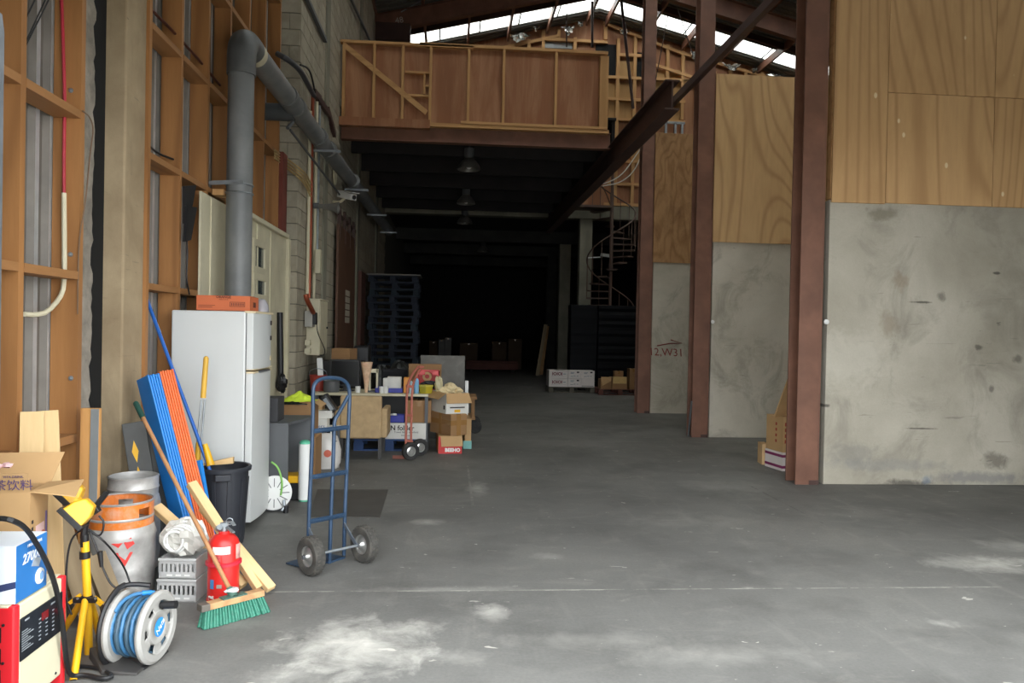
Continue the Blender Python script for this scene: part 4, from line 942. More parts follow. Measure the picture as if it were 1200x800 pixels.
for k in range(10):
    q = 2*math.pi*k/10+.2; a = Vector((rB*math.cos(q), rB*math.sin(q), .03)); b_ = Vector(((rT-.012)*math.cos(q), (rT-.012)*math.sin(q), zr-.08)); MB().bar(a, b_, .028, .006, up=(math.cos(q), math.sin(q), 0)).build('rib', bp, bn, bevel=.002)
def inbin(px, py, Y): return PY(px, py, Y)
tb = inbin(242, 540, 5.40); tt = inbin(170, 345, 5.62)
ptb = tb+(tb-tt).normalized()*.25
po = thing('blue_pole', 'long blue metal broom pole with yellow socket standing in the bin', 'pole', ptb)
dd = (tt-ptb); MB().cyl((0,0,0), dd, .0125, n=12).build('shaft', P('blue_metal', (44,104,190), .3, .1, .08, 5), po, smooth=True)
s0 = inbin(240, 520, 5.41)-ptb; MB().cyl(inbin(247,545,5.40)-ptb, s0, .028, .017, n=14).build('socket', M['yellow'], po, smooth=True)
MB().cyl(inbin(181,375,5.61)-ptb, inbin(187,390,5.60)-ptb, .0132, n=12).build('sticker', P('pole_sticker', (170,176,170), .5, 0, .4, 40), po, smooth=True)
pl_ = thing('long_shears', 'long handled garden shears with yellow grips standing in the bin', 'tool', inbin(231,580,5.44))
def sl(px, py): return inbin(px, py, 5.44)-inbin(231,580,5.44)
MB().cyl(sl(238,466), sl(241.5,420), .019, .018, n=12).sphere(sl(241.5,420), .018, 10, 6).build('grip', P('ochre_grip', (214,168,62), .5), pl_, smooth=True)
MB().cyl(sl(236,468), sl(231,520), .007, n=8).build('rod', M['galv'], pl_, smooth=True); MB().cyl(sl(240,468), sl(235.5,522), .007, n=8).build('rod', M['galv'], pl_, smooth=True)
MB().cyl(sl(231,545), sl(233,518), .020, .019, n=12).build('grip', P('ochre_grip2', (220,170,50), .5), pl_, smooth=True); MB().cyl(sl(231,580), sl(231,545), .008, n=8).build('blade_rod', M['galv'], pl_)
wd = MB(); q0, q1, q2 = inbin(234,546,5.40), inbin(273,543,5.50), inbin(273,535.5,5.50); wd.prism([q0, q1, q2, q0+Vector((0,0,.012))], (0,.03,0)); tag(wd.build('wood_wedge', M['paleX'], None), 'pale wedge of wood sticking out of the black bin', 'wood')
# bare wooden offcut lying inside is the same wedge; below: grey big pipe
pv = thing('drain_pipe', 'large grey plastic drain pipe rising by the fridge then running along the wall', 'pipe', (-1.83, 6.78, 0))
pr_ = .108; ztop = PX(300, 62, -1.80).z
e = Vector((.0, 0, ztop)); yend = 19.5
MB().cyl((0,0,0), (0,0,ztop-.2), pr_, n=28).build('vertical_pipe', M['pvc'], pv, smooth=True)
arc = [(0, .0+ .17*(1-math.cos(q)), ztop-.17+.17*math.sin(q)) for q in [i*math.pi/2/8 for i in range(9)]]
MB().tube([(0,0,ztop-.32)]+arc+[(.004,.30,ztop)], pr_+.012, 28).build('elbow', P('dark_grey_pvc', (84,86,86), .5, 0, .15, 4, 0, 60, (120,120,116), .4, 4), pv, smooth=True)
run = lambda y: Vector((.25*min(1, y/9.8), y, ztop-.0*y))
MB().cyl(run(.2), run(yend-6.78), pr_, n=28).build('horizontal_pipe', M['pvc'], pv, smooth=True)
MB().cyl(run(.32), run(.42), pr_+.003, n=28).build('cream_joint_band', M['cream'], pv, smooth=True)
for y in (1.6, 2.0, 3.3, 4.0, 6.2): MB().cyl(run(y), run(y+.12), pr_+.008, n=28).build('joint_socket', M['pvc'], pv, smooth=True)
MB().cyl((-.36, 2.05, ztop-.06), (.03, 2.05, ztop-.06), .095, n=24).build('branch_pipe', P('dark_branch_pvc', (72,76,78), .5), pv, smooth=True)
for z in (PY(270,216,6.75).z, PY(270,226,6.75).z):
    MB().tube([(pr_*1.03*math.cos(q*math.pi/10), pr_*1.03*math.sin(q*math.pi/10), z) for q in range(20)], .008, 6, closed=True).build('pipe_clamp', M['galv'], pv, smooth=True)
MB().bar((-.22,-.11,PY(270,217,6.75).z), (.06,-.11,PY(270,217,6.75).z+.02), .006, .035).build('clamp_strap', M['galv'], pv)
MB().bb((-.20, -.09, PY(270,226,6.75).z-.03), (-.11, .05, PY(270,226,6.75).z+.02)).build('clamp_block', M['frame'], pv)
for y in (3.6, 6.4, 9.2, 12.0):
    q = run(y); MB().bb((q.x-.16, y-.02, q.z-pr_-.03), (q.x+.24, y+.02, q.z-pr_-.0)).build('hanger_bracket', M['galv'], pv)
# ================================================================== LEFT WALL FITTINGS
lined = MB()
YL0, YL1, ZL = 6.66, 9.62, PX(305, 262, -2.02).z
ys = [YL0, PX(236,300,-2.02).y, 7.3, 7.75, 8.2, 8.8, YL1]; ys = sorted(ys)
for a, b in zip(ys[:-1], ys[1:]):
    MB().bb((XS+.004, a+.003, 0), (XS+.022, b-.003, ZL if a > 7.2 else ZL-.0)).build('lining_board', M['cream'], wl, bevel=.002)
for y in ys[1:-1]: MB().bb((XS+.022, y-.025, 0), (XS+.034, y+.025, ZL-.02)).build('cover_batten', M['cream'], wl, bevel=.002)
MB().bb((XS+.0, 7.75, ZL), (XS+.06, YL1, ZL+.05)).build('lining_cap', M['cream'], wl, bevel=.004)
MB().bb((XS+.0, YL1, 0), (XS+.06, YL1+.1, ZL)).build('corner_post', M['cream'], wl, bevel=.004)
MB().bb((XS-.02, YL1-.28, ZL+.05), (XS+.03, YL1-.05, ZL+1.0)).build('rusty_jamb', P('rust_red_jamb', (112,52,40), .6), wl)
for i, (p0, p1) in enumerate((((297,287),(308,315)), ((297,327),(309,346)))):
    a = PX(*p0, XS+.024); b = PX(*p1, XS+.024); y0, y1 = min(a.y,b.y), max(a.y,b.y); z0, z1 = b.z, a.z
    wn = struct(MB().bb((XS+.022, y0, z0), (XS+.028, y1, z1)).build('window_%d' % (i+1), P('dark_window_glass%d' % i, (70,78,78), .12)), 'small framed window in the cream lining, %s' % ('upper' if i == 0 else 'lower'))
    f = .07
    for (ya, yb, za, zb) in ((y0-f,y1+f,z0-f,z0),(y0-f,y1+f,z1,z1+f),(y0-f,y0,z0,z1),(y1,y1+f,z0,z1)): MB().bb((XS+.022, ya, za), (XS+.05, yb, zb)).build('window_frame', M['cream'], wn, bevel=.003)
# black hanging sheets between the studs
bs_ = MB(); q = [PX(x, y, XS+.01) for x, y in ((214,218),(227,217),(223,240),(214,262))]; bs_.prism(q, (.02,0,0)); q = [PX(x, y, XS+.03) for x, y in ((217,241),(228,243),(221,281),(214,283))]; bs_.prism(q, (.02,.0,0)); bs_.bar(q[0], q[2]+Vector((-.01,0,0)), .01, .01)
tag(bs_.build('speaker_flap', M['black'], None), 'black slanted panel hanging on the stud wall above the fridge', 'panel')
tag(MB().tube([PX(219,282,XS+.035), PX(220,300,XS+.03), PX(218,325,XS+.03), PX(222,345,XS+.03)], .006, 6, 2).build('hanging_wire', M['cable'], None, smooth=True), 'thin black wire hanging below the black panel', 'cable')
# red cable with white conduit on the first stud
rc = thing('stud_cable', 'red cable ending in a white conduit down the first broad stud', 'cable', (XS-.07, 4.38, 0)); oo = Vector((XS-.07, 4.38, 0)); ss = 4.405
MB().tube([PY(72,-8,ss)-oo, PY(74,50,ss)-oo, PY(76,120,ss)-oo, PY(75,170,ss)-oo, PY(75,226,ss)-oo], .009, 8, 1).build('red_cable', P('red_cable', (176,44,60), .5), rc, smooth=True)
MB().tube([PY(75,226,ss)-oo, PY(75.5,290,ss)-oo, PY(75.5,335,ss)-oo, PY(70,350,ss-.01)-oo, PX(55,366,-2.12)-oo, PX(42,369,-2.14)-oo, PX(28,368,-2.15)-oo], .013, 8, 1).build('white_conduit', M['cream'], rc, smooth=True)
tag(MB().tube([PY(97,130,4.40), PY(105,136,4.62), PY(110,150,4.62), PY(106,175,4.62), PY(100,240,4.41), PY(92,280,4.41), PY(91,368,4.41)], .004, 6, 2).build('thin_wire', P('brown_wire', (116,92,70), .6), None, smooth=True), 'thin brown wire dangling beside the first broad stud', 'cable')
for i, (px, py) in enumerate(((83,106),(82.5,298),(83,443))): MB().lathe([(0,0),(.014,0),(.012,.004),(.004,.006),(0,.008)], 10, PY(px, py, 4.417), (0,-1,0)).build('bolt_washer', M['galv'], wl)
for i, pts in enumerate((((30,22),(42,-2)), ((30,50),(54,-2)), ((30,54),(58,-2)))):
    tag(MB().tube([PX(x, y, -2.14) for x, y in pts], .004, 6).build('slack_wire', M['cable'], None), ('thin black wire crossing the sheet wall, %s of three' % ('topmost','middle','lowest')[i]), 'cable', 'thin wires on the sheet wall')
# copper pipes through the studs
cpp = [PX(x, y, -2.10) for x, y in ((176,10),(202,36),(233,70),(258,100))]
tag(MB().tube(cpp, .011, 8).build('copper_pipe', P('dark_copper', (98,56,46), .45, .4), None, smooth=True), 'dark copper pipe running through the upper studs', 'pipe')
tag(MB().tube([PX(176,172,-2.10), PX(185,180,-2.11), PX(204,187,-2.10)], .008, 6, 1).build('grey_cable', M['cable'], None, smooth=True), 'grey cable looping on the second nogging', 'cable')
# ================================================================== BLOCK WALL FITTINGS
XF = XB+.004
yc = PX(371, 385, XF).y
a = PX(362, 352, XF+.2); 
ec = thing('meter_cabinet', 'cream electrical meter cabinet on the block wall', 'cabinet', (XF, 10.72, 0)); z0, z1 = PX(372,416,XF+.15).z, PX(372,351,XF+.15).z
MB().bb((0, -.30, z0), (.17, .30, z1)).build('cabinet_body', M['cream'], ec, bevel=.004); MB().bb((.172, -.29, z0+.01), (.182, .29, z1-.01)).build('cabinet_door', M['cream'], ec, bevel=.003)
MB().bb((.0, -.32, z1), (.19, .32, z1+.015)).build('cap', M['cream'], ec); MB().cyl((.18,.22,(z0+z1)/2),(.20,.22,(z0+z1)/2),.015,n=10).build('lock', M['black'], ec)
def wbox(name, lab, cat, p0, p1, dep, y, mat, extra=None):
    a = PY(*p0, y); b = PY(*p1, y); o = MB().bb((a.x, y, b.z), (b.x, y+dep, a.z)).build(name, mat, None, bevel=.004); return tag(o, lab, cat)
wbox('switch_box', 'grey switch box in front of the meter cabinet', 'switch box', (357,364), (366,383), .2, 10.2, P('grey_box', (160,158,150), .5))
wbox('junction_box', 'small white junction box, upper of two left of the meter cabinet', 'junction box', (357,398), (363,404.5), .10, 10.25, M['cream']); wbox('junction_box', 'small white junction box, lower of two left of the meter cabinet', 'junction box', (356.5,408), (363,414.5), .10, 10.25, M['cream'])
wbox('isolator', 'black isolator handle beside the grey switch box', 'switch', (366,366), (370,380), .12, 10.2, M['black'])
tag(MB().tube([PX(371,380,XF+.2), PX(372,390,XF+.22), PX(378,403,XF+.2), PX(381,410,XF+.2), PX(380,416,XF+.19), PX(372,418,XF+.15)], .006, 6, 2).build('loose_lead', M['cable'], None, smooth=True), 'thin dark lead looping over the meter cabinet', 'cable')
yy = 10.55
def vp(px, y0, y1, x, r, mat, lab, name='conduit'):
    a = PX(px, y0, x); b = PX(px, y1, x); return tag(MB().cyl((x, a.y, b.z), (x, a.y, a.z), r, n=12).build(name, mat, None, smooth=True), lab, 'pipe', 'conduits down the block wall')
vp(363.5, 130, 345, XF+.025, .022, M['cream'], 'white vertical conduit on the block wall left of the copper one')
vp(366.5, 112, 350, XF+.05, .022, M['copper'], 'copper red vertical pipe on the block wall above the meter cabinet')
vp(371.5, 118, 352, XF+.025, .022, M['cream'], 'white vertical conduit on the block wall right of the copper one')
vp(374.5, 122, 300, XF+.022, .02, M['galv'], 'thin grey vertical conduit beside the pilaster')
tag(MB().tube([PX(358,345,XF+.12), PX(360,352,XF+.14), PX(365,362,XF+.16), PX(367,366,XF+.16)], .03, 10, 1).build('copper_bend', M['copper'], None, smooth=True), 'short bent copper pipe entering the grey switch box', 'pipe')
wbox('trunking_box', 'cream trunking box where conduits end above the meter cabinet', 'box', (369.5,292), (375,320), .12, 10.6, M['cream'])
tag(MB().tube([PX(325,63,-2.0), PX(338,70,-1.86), PX(352,82,-1.83), PX(360,98,-1.84), PX(368,112,-1.84)], .032, 10, 2).build('cable_bundle', P('grey_cable', (70,70,74), .5), None, smooth=True), 'thick grey cable bundle sweeping round the block corner', 'cable')
tag(MB().tube([PX(352,76,-1.86), PX(362,80,-1.86), PX(366,92,-1.86), PX(369,108,-1.86)], .012, 8, 2).build('cable_loop', M['cable'], None, smooth=True), 'thin black cable loop above the cable bundle', 'cable')
hg_ = MB(); 
for i, (a, b) in enumerate((((368,108),(375,116)),((372,114),(385,133)),((384,128),(392,158)))): hg_.bar(PX(*a, XF+.04), PX(*b, XF+.04), .05, .09)
tag(hg_.build('burnt_bracket', M['steel_dark'], None), 'dark twisted bracket where the conduits meet the wall', 'bracket')
for i in range(4):
    off = i*3.0
    tag(MB().tube([PX(322,176+off,-2.03), PY(332,183+off*1.2,9.70), PX(350,196+off*1.3,-1.86), PX(358,203+off*1.5,-1.86), PX(364,214+off*1.8,-1.86)], .011, 6, 2).build('yellow_cable', P('tan_cable%d' % i, (176,148,96), .6), None, smooth=True), 'tan cable crossing the block corner, %s of four' % ('topmost','second','third','lowest')[i], 'cable', 'tan cables at the block corner')
tag(MB().bar(PX(340,152,-1.82), PX(398,228,-1.72), .02, .02).cyl(PX(337,150,-1.83), PX(343,143,-1.80), .02, n=8).build('hooked_rod', M['dkgrey'], None), 'thin dark rod slanting across the block wall', 'rod')
tag(MB().bar(PX(357,-8,XF+.03), PX(381.5,48,XF+.03), .05, .05).build('square_duct', M['dkgrey'], None), 'dark square duct running along the top of the block wall', 'duct')
tag(MB().bar(PX(409,-6,XF+.06), PX(433,46,XF+.06), .04, .04).build('square_duct', M['dkgrey'], None), 'dark duct high on the block wall just before the mezzanine', 'duct')
# cctv camera and horn
cc = thing('security_camera', 'white security camera on a bracket on the block wall', 'camera', PX(390,236,XF)); 
d0 = Vector((.28,-.25,.10)); MB().tube([(0,0,0),(.12,-.05,-.02),(.2,-.1,.04)], .022, 8, 1).build('bracket', M['cream'], cc, smooth=True)
MB().bar((.10,.05,.13), (.36,-.22,.04), .11, .10).build('housing', M['white_plastic'], cc, bevel=.012); MB().bar((.08,.07,.19), (.40,-.26,.10), .13, .012).build('sunshield', M['white_plastic'], cc, bevel=.004); MB().cyl((.36,-.22,.04),(.37,-.23,.037),.035,n=14).build('lens', M['black'], cc)
hn = thing('horn_speaker', 'grey horn speaker pointing along the block wall', 'speaker', PX(372,241,XF+.06)); MB().lathe([(.03,0),(.035,.08),(.05,.2),(.08,.28),(.085,.29),(.07,.26),(0,.12)], 20, (0,0,0), (.75,-.05,-.06)).build('horn', P('grey_horn', (110,108,102), .5), hn, smooth=True); MB().cyl((-.05,0,0),(.02,0,0),.04,n=12).build('driver', M['dkgrey'], hn)
# oval sign plate
tag(MB().lathe([(0,0),(.16,0),(.16,.02),(0,.02)], 20, PX(392,205,XF+.02), (1,0,0)).build('round_plate', M['cream'], None, smooth=True), 'round pale plate high on the block wall behind the pipe', 'plate')
# sliding door with track
sd = thing('sliding_door', 'tall brown sliding door hung on the block wall with paper notice', 'door', (XB, 13.55, 0))
ya, yb = PX(395.5,330,XB+.08).y, PX(415,330,XB+.08).y; zt_ = PX(405,270,XB+.08).z
MB().bb((.05, ya-13.55, .02), (.09, yb-13.55, zt_)).build('door_leaf', P('brown_door_paint', (96,66,48), .6, 0, .15, 2), sd, bevel=.005)
MB().bb((.03, ya-13.9, zt_+.15), (.06, yb-13.2, zt_+.21)).build('track', M['steel_dark'], sd)
for k in range(4):
    y = ya-13.55+.15+k*(yb-ya-.3)/3; MB().bar((.07,y,zt_-.25),(.07,y,zt_+.25),.06,.02).cyl((.05,y,zt_+.24),(.09,y,zt_+.24),.07,n=14).build('hanger', M['steel_dark'], sd)
for k in range(5): MB().bb((.091, PX(405,330,XB+.09).y-13.55, PX(405,378-k*8,XB+.09).z), (.093, PX(410,330,XB+.09).y-13.55, PX(405,371.5-k*8,XB+.09).z)).build('paper_notice', P('paper', (186,178,160), .8), sd)
tag(MB().bb((XB+.036, PX(420,360,XB+.05).y, 0), (XB+.10, PX(425,360,XB+.05).y, PX(422,318,XB+.05).z)).build('brown_upright', P('brown_upright', (92,56,44), .7), None), 'brown upright plank on the block wall beside the pallet stack', 'plank')
# ---- black pole & gloves beside fridge
tag(MB().cyl(PY(329,452,9.2), PY(328,366,9.2), .035, n=12).build('black_pipe', M['black'], None, smooth=True), 'black vertical pipe on the wall right of the fridge', 'pipe')
tag(MB().sphere(PY(330,449,9.15), (.06,.05,.10), 12, 8, .3, 3).build('black_glove', M['black'], None), 'black crumpled glove hanging on the black pipe', 'glove')
# ================================================================== BLUE HAND TRUCK
Lb_, Rb_ = PZ(361, 668), PZ(403, 654); fx = (Rb_-Lb_); fx.z = 0; fx.normalize(); fn = Vector((fx.y, -fx.x, 0))   # fn towards the viewer
def PL(px, py, Q, Nn): dd_ = _D(px, py); t = (Q-EYE).dot(Nn)/dd_.dot(Nn); return EYE+dd_*t
O = (Lb_+Rb_)/2; O.z = 0
ht = thing('hand_truck', 'blue two wheeled hand truck with pneumatic tyres', 'hand truck', O)
def hp(px, py, off=0): return PL(px, py, Lb_+fn*off, fn)-O
hbm = P('blue_truck_paint', (40,62,86), .4, .1, .12, 8, 0, 60, (70,90,116), .3, 20)
L0 = hp(361, 668); L0.z = .02; R0 = hp(403, 654); R0.z = .02
outer = [L0, hp(362,600), hp(365,540), hp(367,480), hp(366.5,462), hp(368,449), hp(377,443), hp(390,442), hp(401,444), hp(408,450), hp(410,462), hp(409,480), hp(407,540), hp(404,600), R0]
MB().tube(outer, .0125, 10, 2).build('outer_frame', hbm, ht, smooth=True)
MB().tube([hp(386,660), hp(388,600), hp(390.5,540), hp(391.5,505), hp(392,492), hp(397,484), hp(408,464)], .0125, 10, 1).build('centre_tube', hbm, ht, smooth=True)
for (a, b) in (((365,505),(409,500)), ((362.5,559),(406,552.5)), ((361,611),(404,602.5))): 
    p, q = hp(*a), hp(*b); MB().tube([p, p*.7+q*.3+fn*.02, p*.3+q*.7+fn*.02, q], .008, 6, 1).bar(p+fn*.008, q+fn*.008, .006, .03).build('cross_bar', hbm, ht, bevel=.002)
MB().bar(hp(384,661), hp(404,654), .012, .03).build('foot_bar', hbm, ht, bevel=.002)
tp = MB(); a = L0.copy(); a.z = .006; b_ = R0.copy(); b_.z = .006; tp.prism([a, b_, b_-fn*.2, a-fn*.2], (0,0,.006)); tp.build('toe_plate', hbm, ht)
wlc, wrc = PZ(364.5, 651, .118)-O, PZ(427, 637, .118)-O
wlc.z = wrc.z = .118
ax_ = (wrc-wlc).normalized()
MB().cyl(wlc-ax_*.02, wrc+ax_*.02, .009, n=10).build('axle', M['galv'], ht, smooth=True)
tread = P('dusty_tyre', (62,60,56), .85, 0, .25, 20, .3, 60, (108,102,92), .45, 10)
for c in (wlc, wrc):
    ty = MB(); ty.T = Matrix.Translation(c) @ axes(ax_, (0,0,1)).to_4x4()
    ty.lathe([(.062,-.028),(.085,-.038),(.108,-.034),(.117,-.022),(.118,0),(.117,.022),(.108,.034),(.085,.038),(.062,.028)], 40, cap=False); wo = ty.build('tyre', tread, ht, smooth=True)
    for k in range(30):
        q = 2*math.pi*k/30; lug = MB(); lug.T = ty.T
        for sz in (-1, 1): lug.box((.1165*math.cos(q+.05*sz), .1165*math.sin(q+.05*sz), sz*.015), (.006,.014,.018), Euler((0,0,q)).to_matrix())
        lug.build('tread_lug', tread, wo)
    rm = MB(); rm.T = ty.T; rm.lathe([(.064,-.03),(.066,-.02),(.058,-.012),(.045,-.016),(.025,-.03),(.018,-.045),(.0,-.045)], 28, cap=False); rm.lathe([(.064,.03),(.066,.02),(.058,.012),(.045,.016),(.025,.03),(.018,.045),(.0,.045)], 28, cap=False); rm.build('rim', P('zinc_rim', (190,190,186), .3, .8, .15, 12), ht, smooth=True, fix=False)
    nut = MB(); nut.T = ty.T; nut.cyl((0,0,-.06),(0,0,.06),.013,n=6); nut.build('hub_nut', M['dkgrey'], ht)
for (a, c) in ((hp(403,613), wrc-ax_*.06), (hp(361,618), wlc+ax_*.06)): MB().bar(a, c, .008, .022).build('axle_stay', P('stay_grey', (104,112,122), .4, .4), ht)
# ================================================================== MID CLUSTER
mt = [PZ(*p) for p in ((372,574),(455,574),(445,607),(362,606))]; o = MB().prism([(p.x, p.y, .001) for p in mt], (0,0,.006)).build('floor_mat', P('dark_rubber_mat', (74,72,68), .6, 0, .12, 5), None); tag(o, 'flat dark rubber mat on the floor behind the blue hand truck', 'mat')
# stretch film roll
sr = PZ(355, 588); st = thing('stretch_film_roll', 'white stretch film roll standing upright with green core caps', 'roll', (sr.x, sr.y+.05, 0)); hh = PY(355,517,sr.y+.05).z
MB().cyl((0,0,.015),(0,0,hh-.02),.052,n=24).build('film', M['white_plastic'], st, smooth=True); gcap = P('green_cap', (92,186,150), .5); MB().cyl((0,0,0),(0,0,.016),.045,n=20).build('end_cap', gcap, st); MB().lathe([(.0,hh+.012),(.03,hh+.01),(.046,hh-.004),(.048,hh-.02)], 20).build('end_cap', gcap, st, smooth=True)
# grey desk
YD = 6.40; dx_ = PY(337,560,YD).x; dz_ = PY(337,499,YD).z; dk_ = thing('grey_desk', 'grey laminate desk with curved top beside the fridge', 'desk', (dx_, YD, 0))
yb2 = PX(355,488,dx_).y-YD
n = 10; poly = [(-.32, 0, dz_)]+[(-.0, 0, dz_), (.0, .1, dz_)]+[(.0+.09*math.sin(math.pi/2*i/n), .1+(yb2-.1)*i/n, dz_) for i in range(1, n+1)]+[(-.32, yb2, dz_)]
MB().prism(poly, (0,0,.022)).build('desk_top', M['dkgrey'], dk_, bevel=.002)
MB().bb((-.32, .0, 0), (0, .022, dz_)).build('end_panel', M['dkgrey'], dk_, bevel=.002); MB().bb((-.32, yb2-.03, 0), (.08, yb2-.008, dz_)).build('end_panel', M['dkgrey'], dk_, bevel=.002); MB().bb((-.32, .022, .2), (-.30, yb2-.03, dz_)).build('modesty_panel', M['dkgrey'], dk_)
tag(MB().bb((dx_-.28, YD+.05, dz_+.024), (PY(327,480,YD+.1).x, YD+.3, PY(327,466,YD+.1).z)).build('speaker_box', P('charcoal_box', (52,52,54), .7), None, bevel=.004), 'charcoal box standing on the grey desk against the fridge', 'box')
# white cable reel half behind the fridge
q = PY(317,577,6.37); cr2 = thing('cable_reel', 'white ribbed cable reel half hidden behind the fridge', 'cable reel', (q.x+.03, 6.365, 0)); zc = q.z
MB().lathe([(.02,-.01),(.13,-.01),(.14,0),(.14,.008),(.02,.012)], 36, (0,0,zc), (.25,-1,0)).build('reel_disc', M['white_plastic'], cr2, smooth=True)
for k in range(12):
    an = 2*math.pi*k/12; R_ = axes((.25,-1,0), (0,0,1)); mb = MB(); mb.T = Matrix.Translation((0,0,zc)) @ R_.to_4x4(); mb.bar((.05*math.cos(an),.05*math.sin(an),.013),(.12*math.cos(an),.12*math.sin(an),.011),.006,.004,up=(0,0,1)); mb.build('rib', M['dkgrey'], cr2)
MB().tube([(.07,-.03,.02),(.09,-.02,.05),(.08,.0,.10)], .012, 8, 1).build('stand', M['galv'], cr2, smooth=True); MB().cyl((.1,-.02,.0),(.1,-.02,.06),.02,n=10).build('stand_foot', M['black'], cr2)
tag(MB().tube([PY(318,541,6.36), PY(325,546,6.36), PY(329,556,6.36), PY(331,568,6.36), PY(329,580,6.36)], .008, 8, 2).build('green_cable', P('lime_cable', (132,190,92), .5), None, smooth=True), 'lime green cable curling beside the white reel', 'cable')
# tool case
tc_ = thing('tool_case', 'yellow and black tool case under the grey desk', 'case', (PY(343,570,6.9).x, 6.9, 0)); MB().bb((-.08,-.1,.0),(.09,.1,.15)).build('case_body', M['black'], tc_, bevel=.01); MB().bb((-.085,-.105,.15),(.095,.105,.215)).build('case_lid', M['yellow'], tc_, bevel=.012)
def carton(lab, loc, size, rz=0, mat=None, name='carton', open_=0, tape=True, group=None, flapmat=None, flaps='lr', cat='carton'):
    w_, d_, h_ = size; t = thing(name, lab, cat, loc, rz, group); mat = mat or M['card']; q = .005; fm = flapmat or M['card']
    m_ = MB(); m_.bb((-w_/2,-d_/2,0),(w_/2,-d_/2+q,h_)); m_.bb((-w_/2,d_/2-q,0),(w_/2,d_/2,h_)); m_.bb((-w_/2,-d_/2+q,0),(-w_/2+q,d_/2-q,h_)); m_.bb((w_/2-q,-d_/2+q,0),(w_/2,d_/2-q,h_)); m_.bb((-w_/2+q,-d_/2+q,0),(w_/2-q,d_/2-q,q))
    m_.build('carton_body', mat, t)
    if not open_:
        MB().bb((-w_/2,-d_/2,h_),(-.001,d_/2,h_+.004)).build('flap', fm, t); MB().bb((.001,-d_/2,h_),(w_/2,d_/2,h_+.004)).build('flap', fm, t)
        if tape: MB().bb((-.025,-d_/2-.001,h_+.004),(.025,d_/2+.001,h_+.005)).bb((-.025,-d_/2-.001,h_-.07),(.025,-d_/2,h_+.005)).build('tape', M['tape'], t)
    else:
        for c in flaps:
            L_ = open_
            if c == 'f': MB().prism([(-w_/2,-d_/2,h_),(w_/2,-d_/2,h_),(w_/2+.02,-d_/2-L_*.35,h_-L_*.93),(-w_/2-.01,-d_/2-L_*.35,h_-L_*.93)], (0,-.004,.001)).build('flap', fm, t)
            if c == 'b': MB().prism([(-w_/2,d_/2,h_),(w_/2,d_/2,h_),(w_/2+.02,d_/2+L_*.4,h_+L_*.8),(-w_/2-.02,d_/2+L_*.4,h_+L_*.8)], (0,.004,0)).build('flap', fm, t)
            if c == 'l': MB().prism([(-w_/2,-d_/2,h_),(-w_/2,d_/2,h_),(-w_/2-L_*.8,d_/2,h_-L_*.55),(-w_/2-L_*.8,-d_/2,h_-L_*.55)], (0,0,.004)).build('flap', fm, t)
            if c == 'r': MB().prism([(w_/2,-d_/2,h_),(w_/2,d_/2,h_),(w_/2+L_*.8,d_/2,h_-L_*.5),(w_/2+L_*.8,-d_/2,h_-L_*.5)], (0,0,.004)).build('flap', fm, t)
    return t
# carton stack with hi-vis vest (behind the desk)
Yc = 7.75; xm = PY(346,480,Yc).x
carton('brown carton on the floor behind the grey desk', (xm, Yc+.15, 0), (.42,.35,.42), 0, M['card_dark'])
c2 = carton('open brown carton with a hi-vis vest draped over it behind the grey desk', (xm, Yc+.12, .425), (.36,.32, PY(346,470,Yc).z-.425), 0, M['card_dark'], open_=.1, flaps='lr')
zv = PY(346,466,Yc).z
hv = P('hivis_yellow', (206,230,60), .7, 0, .12, 14); hvo = thing('hi_vis_vest', 'crumpled fluorescent yellow vest on the brown carton', 'vest', (xm, Yc+.05, zv-.06))
def drape(w_, d_, h_, seed, nx=14, ny=10):
    rnd_ = random.Random(seed); V = []; F = []
    for j in range(ny+1):
        for i in range(nx+1):
            u_ = i/nx*2-1; v_ = j/ny*2-1; r_ = min(1, math.sqrt(u_*u_+v_*v_)); z = h_*(1-r_**1.6)*(1+.25*math.sin(u_*7+seed)*math.cos(v_*6))+rnd_.uniform(-.1,.1)*h_
            V.append((u_*w_/2+rnd_.uniform(-.01,.01), v_*d_/2+rnd_.uniform(-.01,.01), max(0, z)))
    for j in range(ny):
        for i in range(nx): a = j*(nx+1)+i; F.append((a, a+1, a+nx+2, a+nx+1))
    return MB().add(V, F)
o = drape(.32,.26,.085,2).build('vest_cloth', hv, hvo, smooth=False, fix=False); o.location = (.03,0,.03); o.modifiers.new('s','SOLIDIFY').thickness = .006; o.modifiers.new('ss','SUBSURF').levels = 1
o = drape(.16,.2,.06,5).build('vest_sleeve', hv, hvo, fix=False); o.location = (-.19,-.06,.0); o.modifiers.new('s','SOLIDIFY').thickness = .006
o = drape(.34,.24,.05,8).build('dark_lining', M['black'], hvo, fix=False); o.location = (-.04,-.02,.005); o.modifiers.new('s','SOLIDIFY').thickness = .006
# bench with small cartons and a device
Yb = 8.45; zb3 = PY(375,503,Yb).z; xa, xb2 = PY(352,503,Yb).x, PY(394,503,Yb).x
bn2 = thing('low_bench', 'low white topped bench behind the blue hand truck', 'bench', (xa, Yb, 0)); MB().bb((0,0,zb3-.02),(xb2-xa,.4,zb3)).build('bench_top', M['white_plastic'], bn2, bevel=.003)
for x in (.02, xb2-xa-.04):
    for y in (.02, .34): MB().bb((x,y,0),(x+.03,y+.03,zb3-.02)).build('leg', M['dkgrey'], bn2)
def ypx(name, lab, cat, p0, p1, Y, dep, mat, rz=0, z0=None, bev=.004):
    a = PY(*p0, Y); b = PY(*p1, Y); zz0 = b.z if z0 is None else z0; o = MB().bb((-(b.x-a.x)/2, 0, 0), ((b.x-a.x)/2, dep, a.z-zz0)).build(name, mat, None, bevel=bev); o.location = ((a.x+b.x)/2, Y, zz0); o.rotation_euler = (0,0,rz); return tag(o, lab, cat)
wc = P('white_card', (214,212,204), .6, 0, .06, 8)
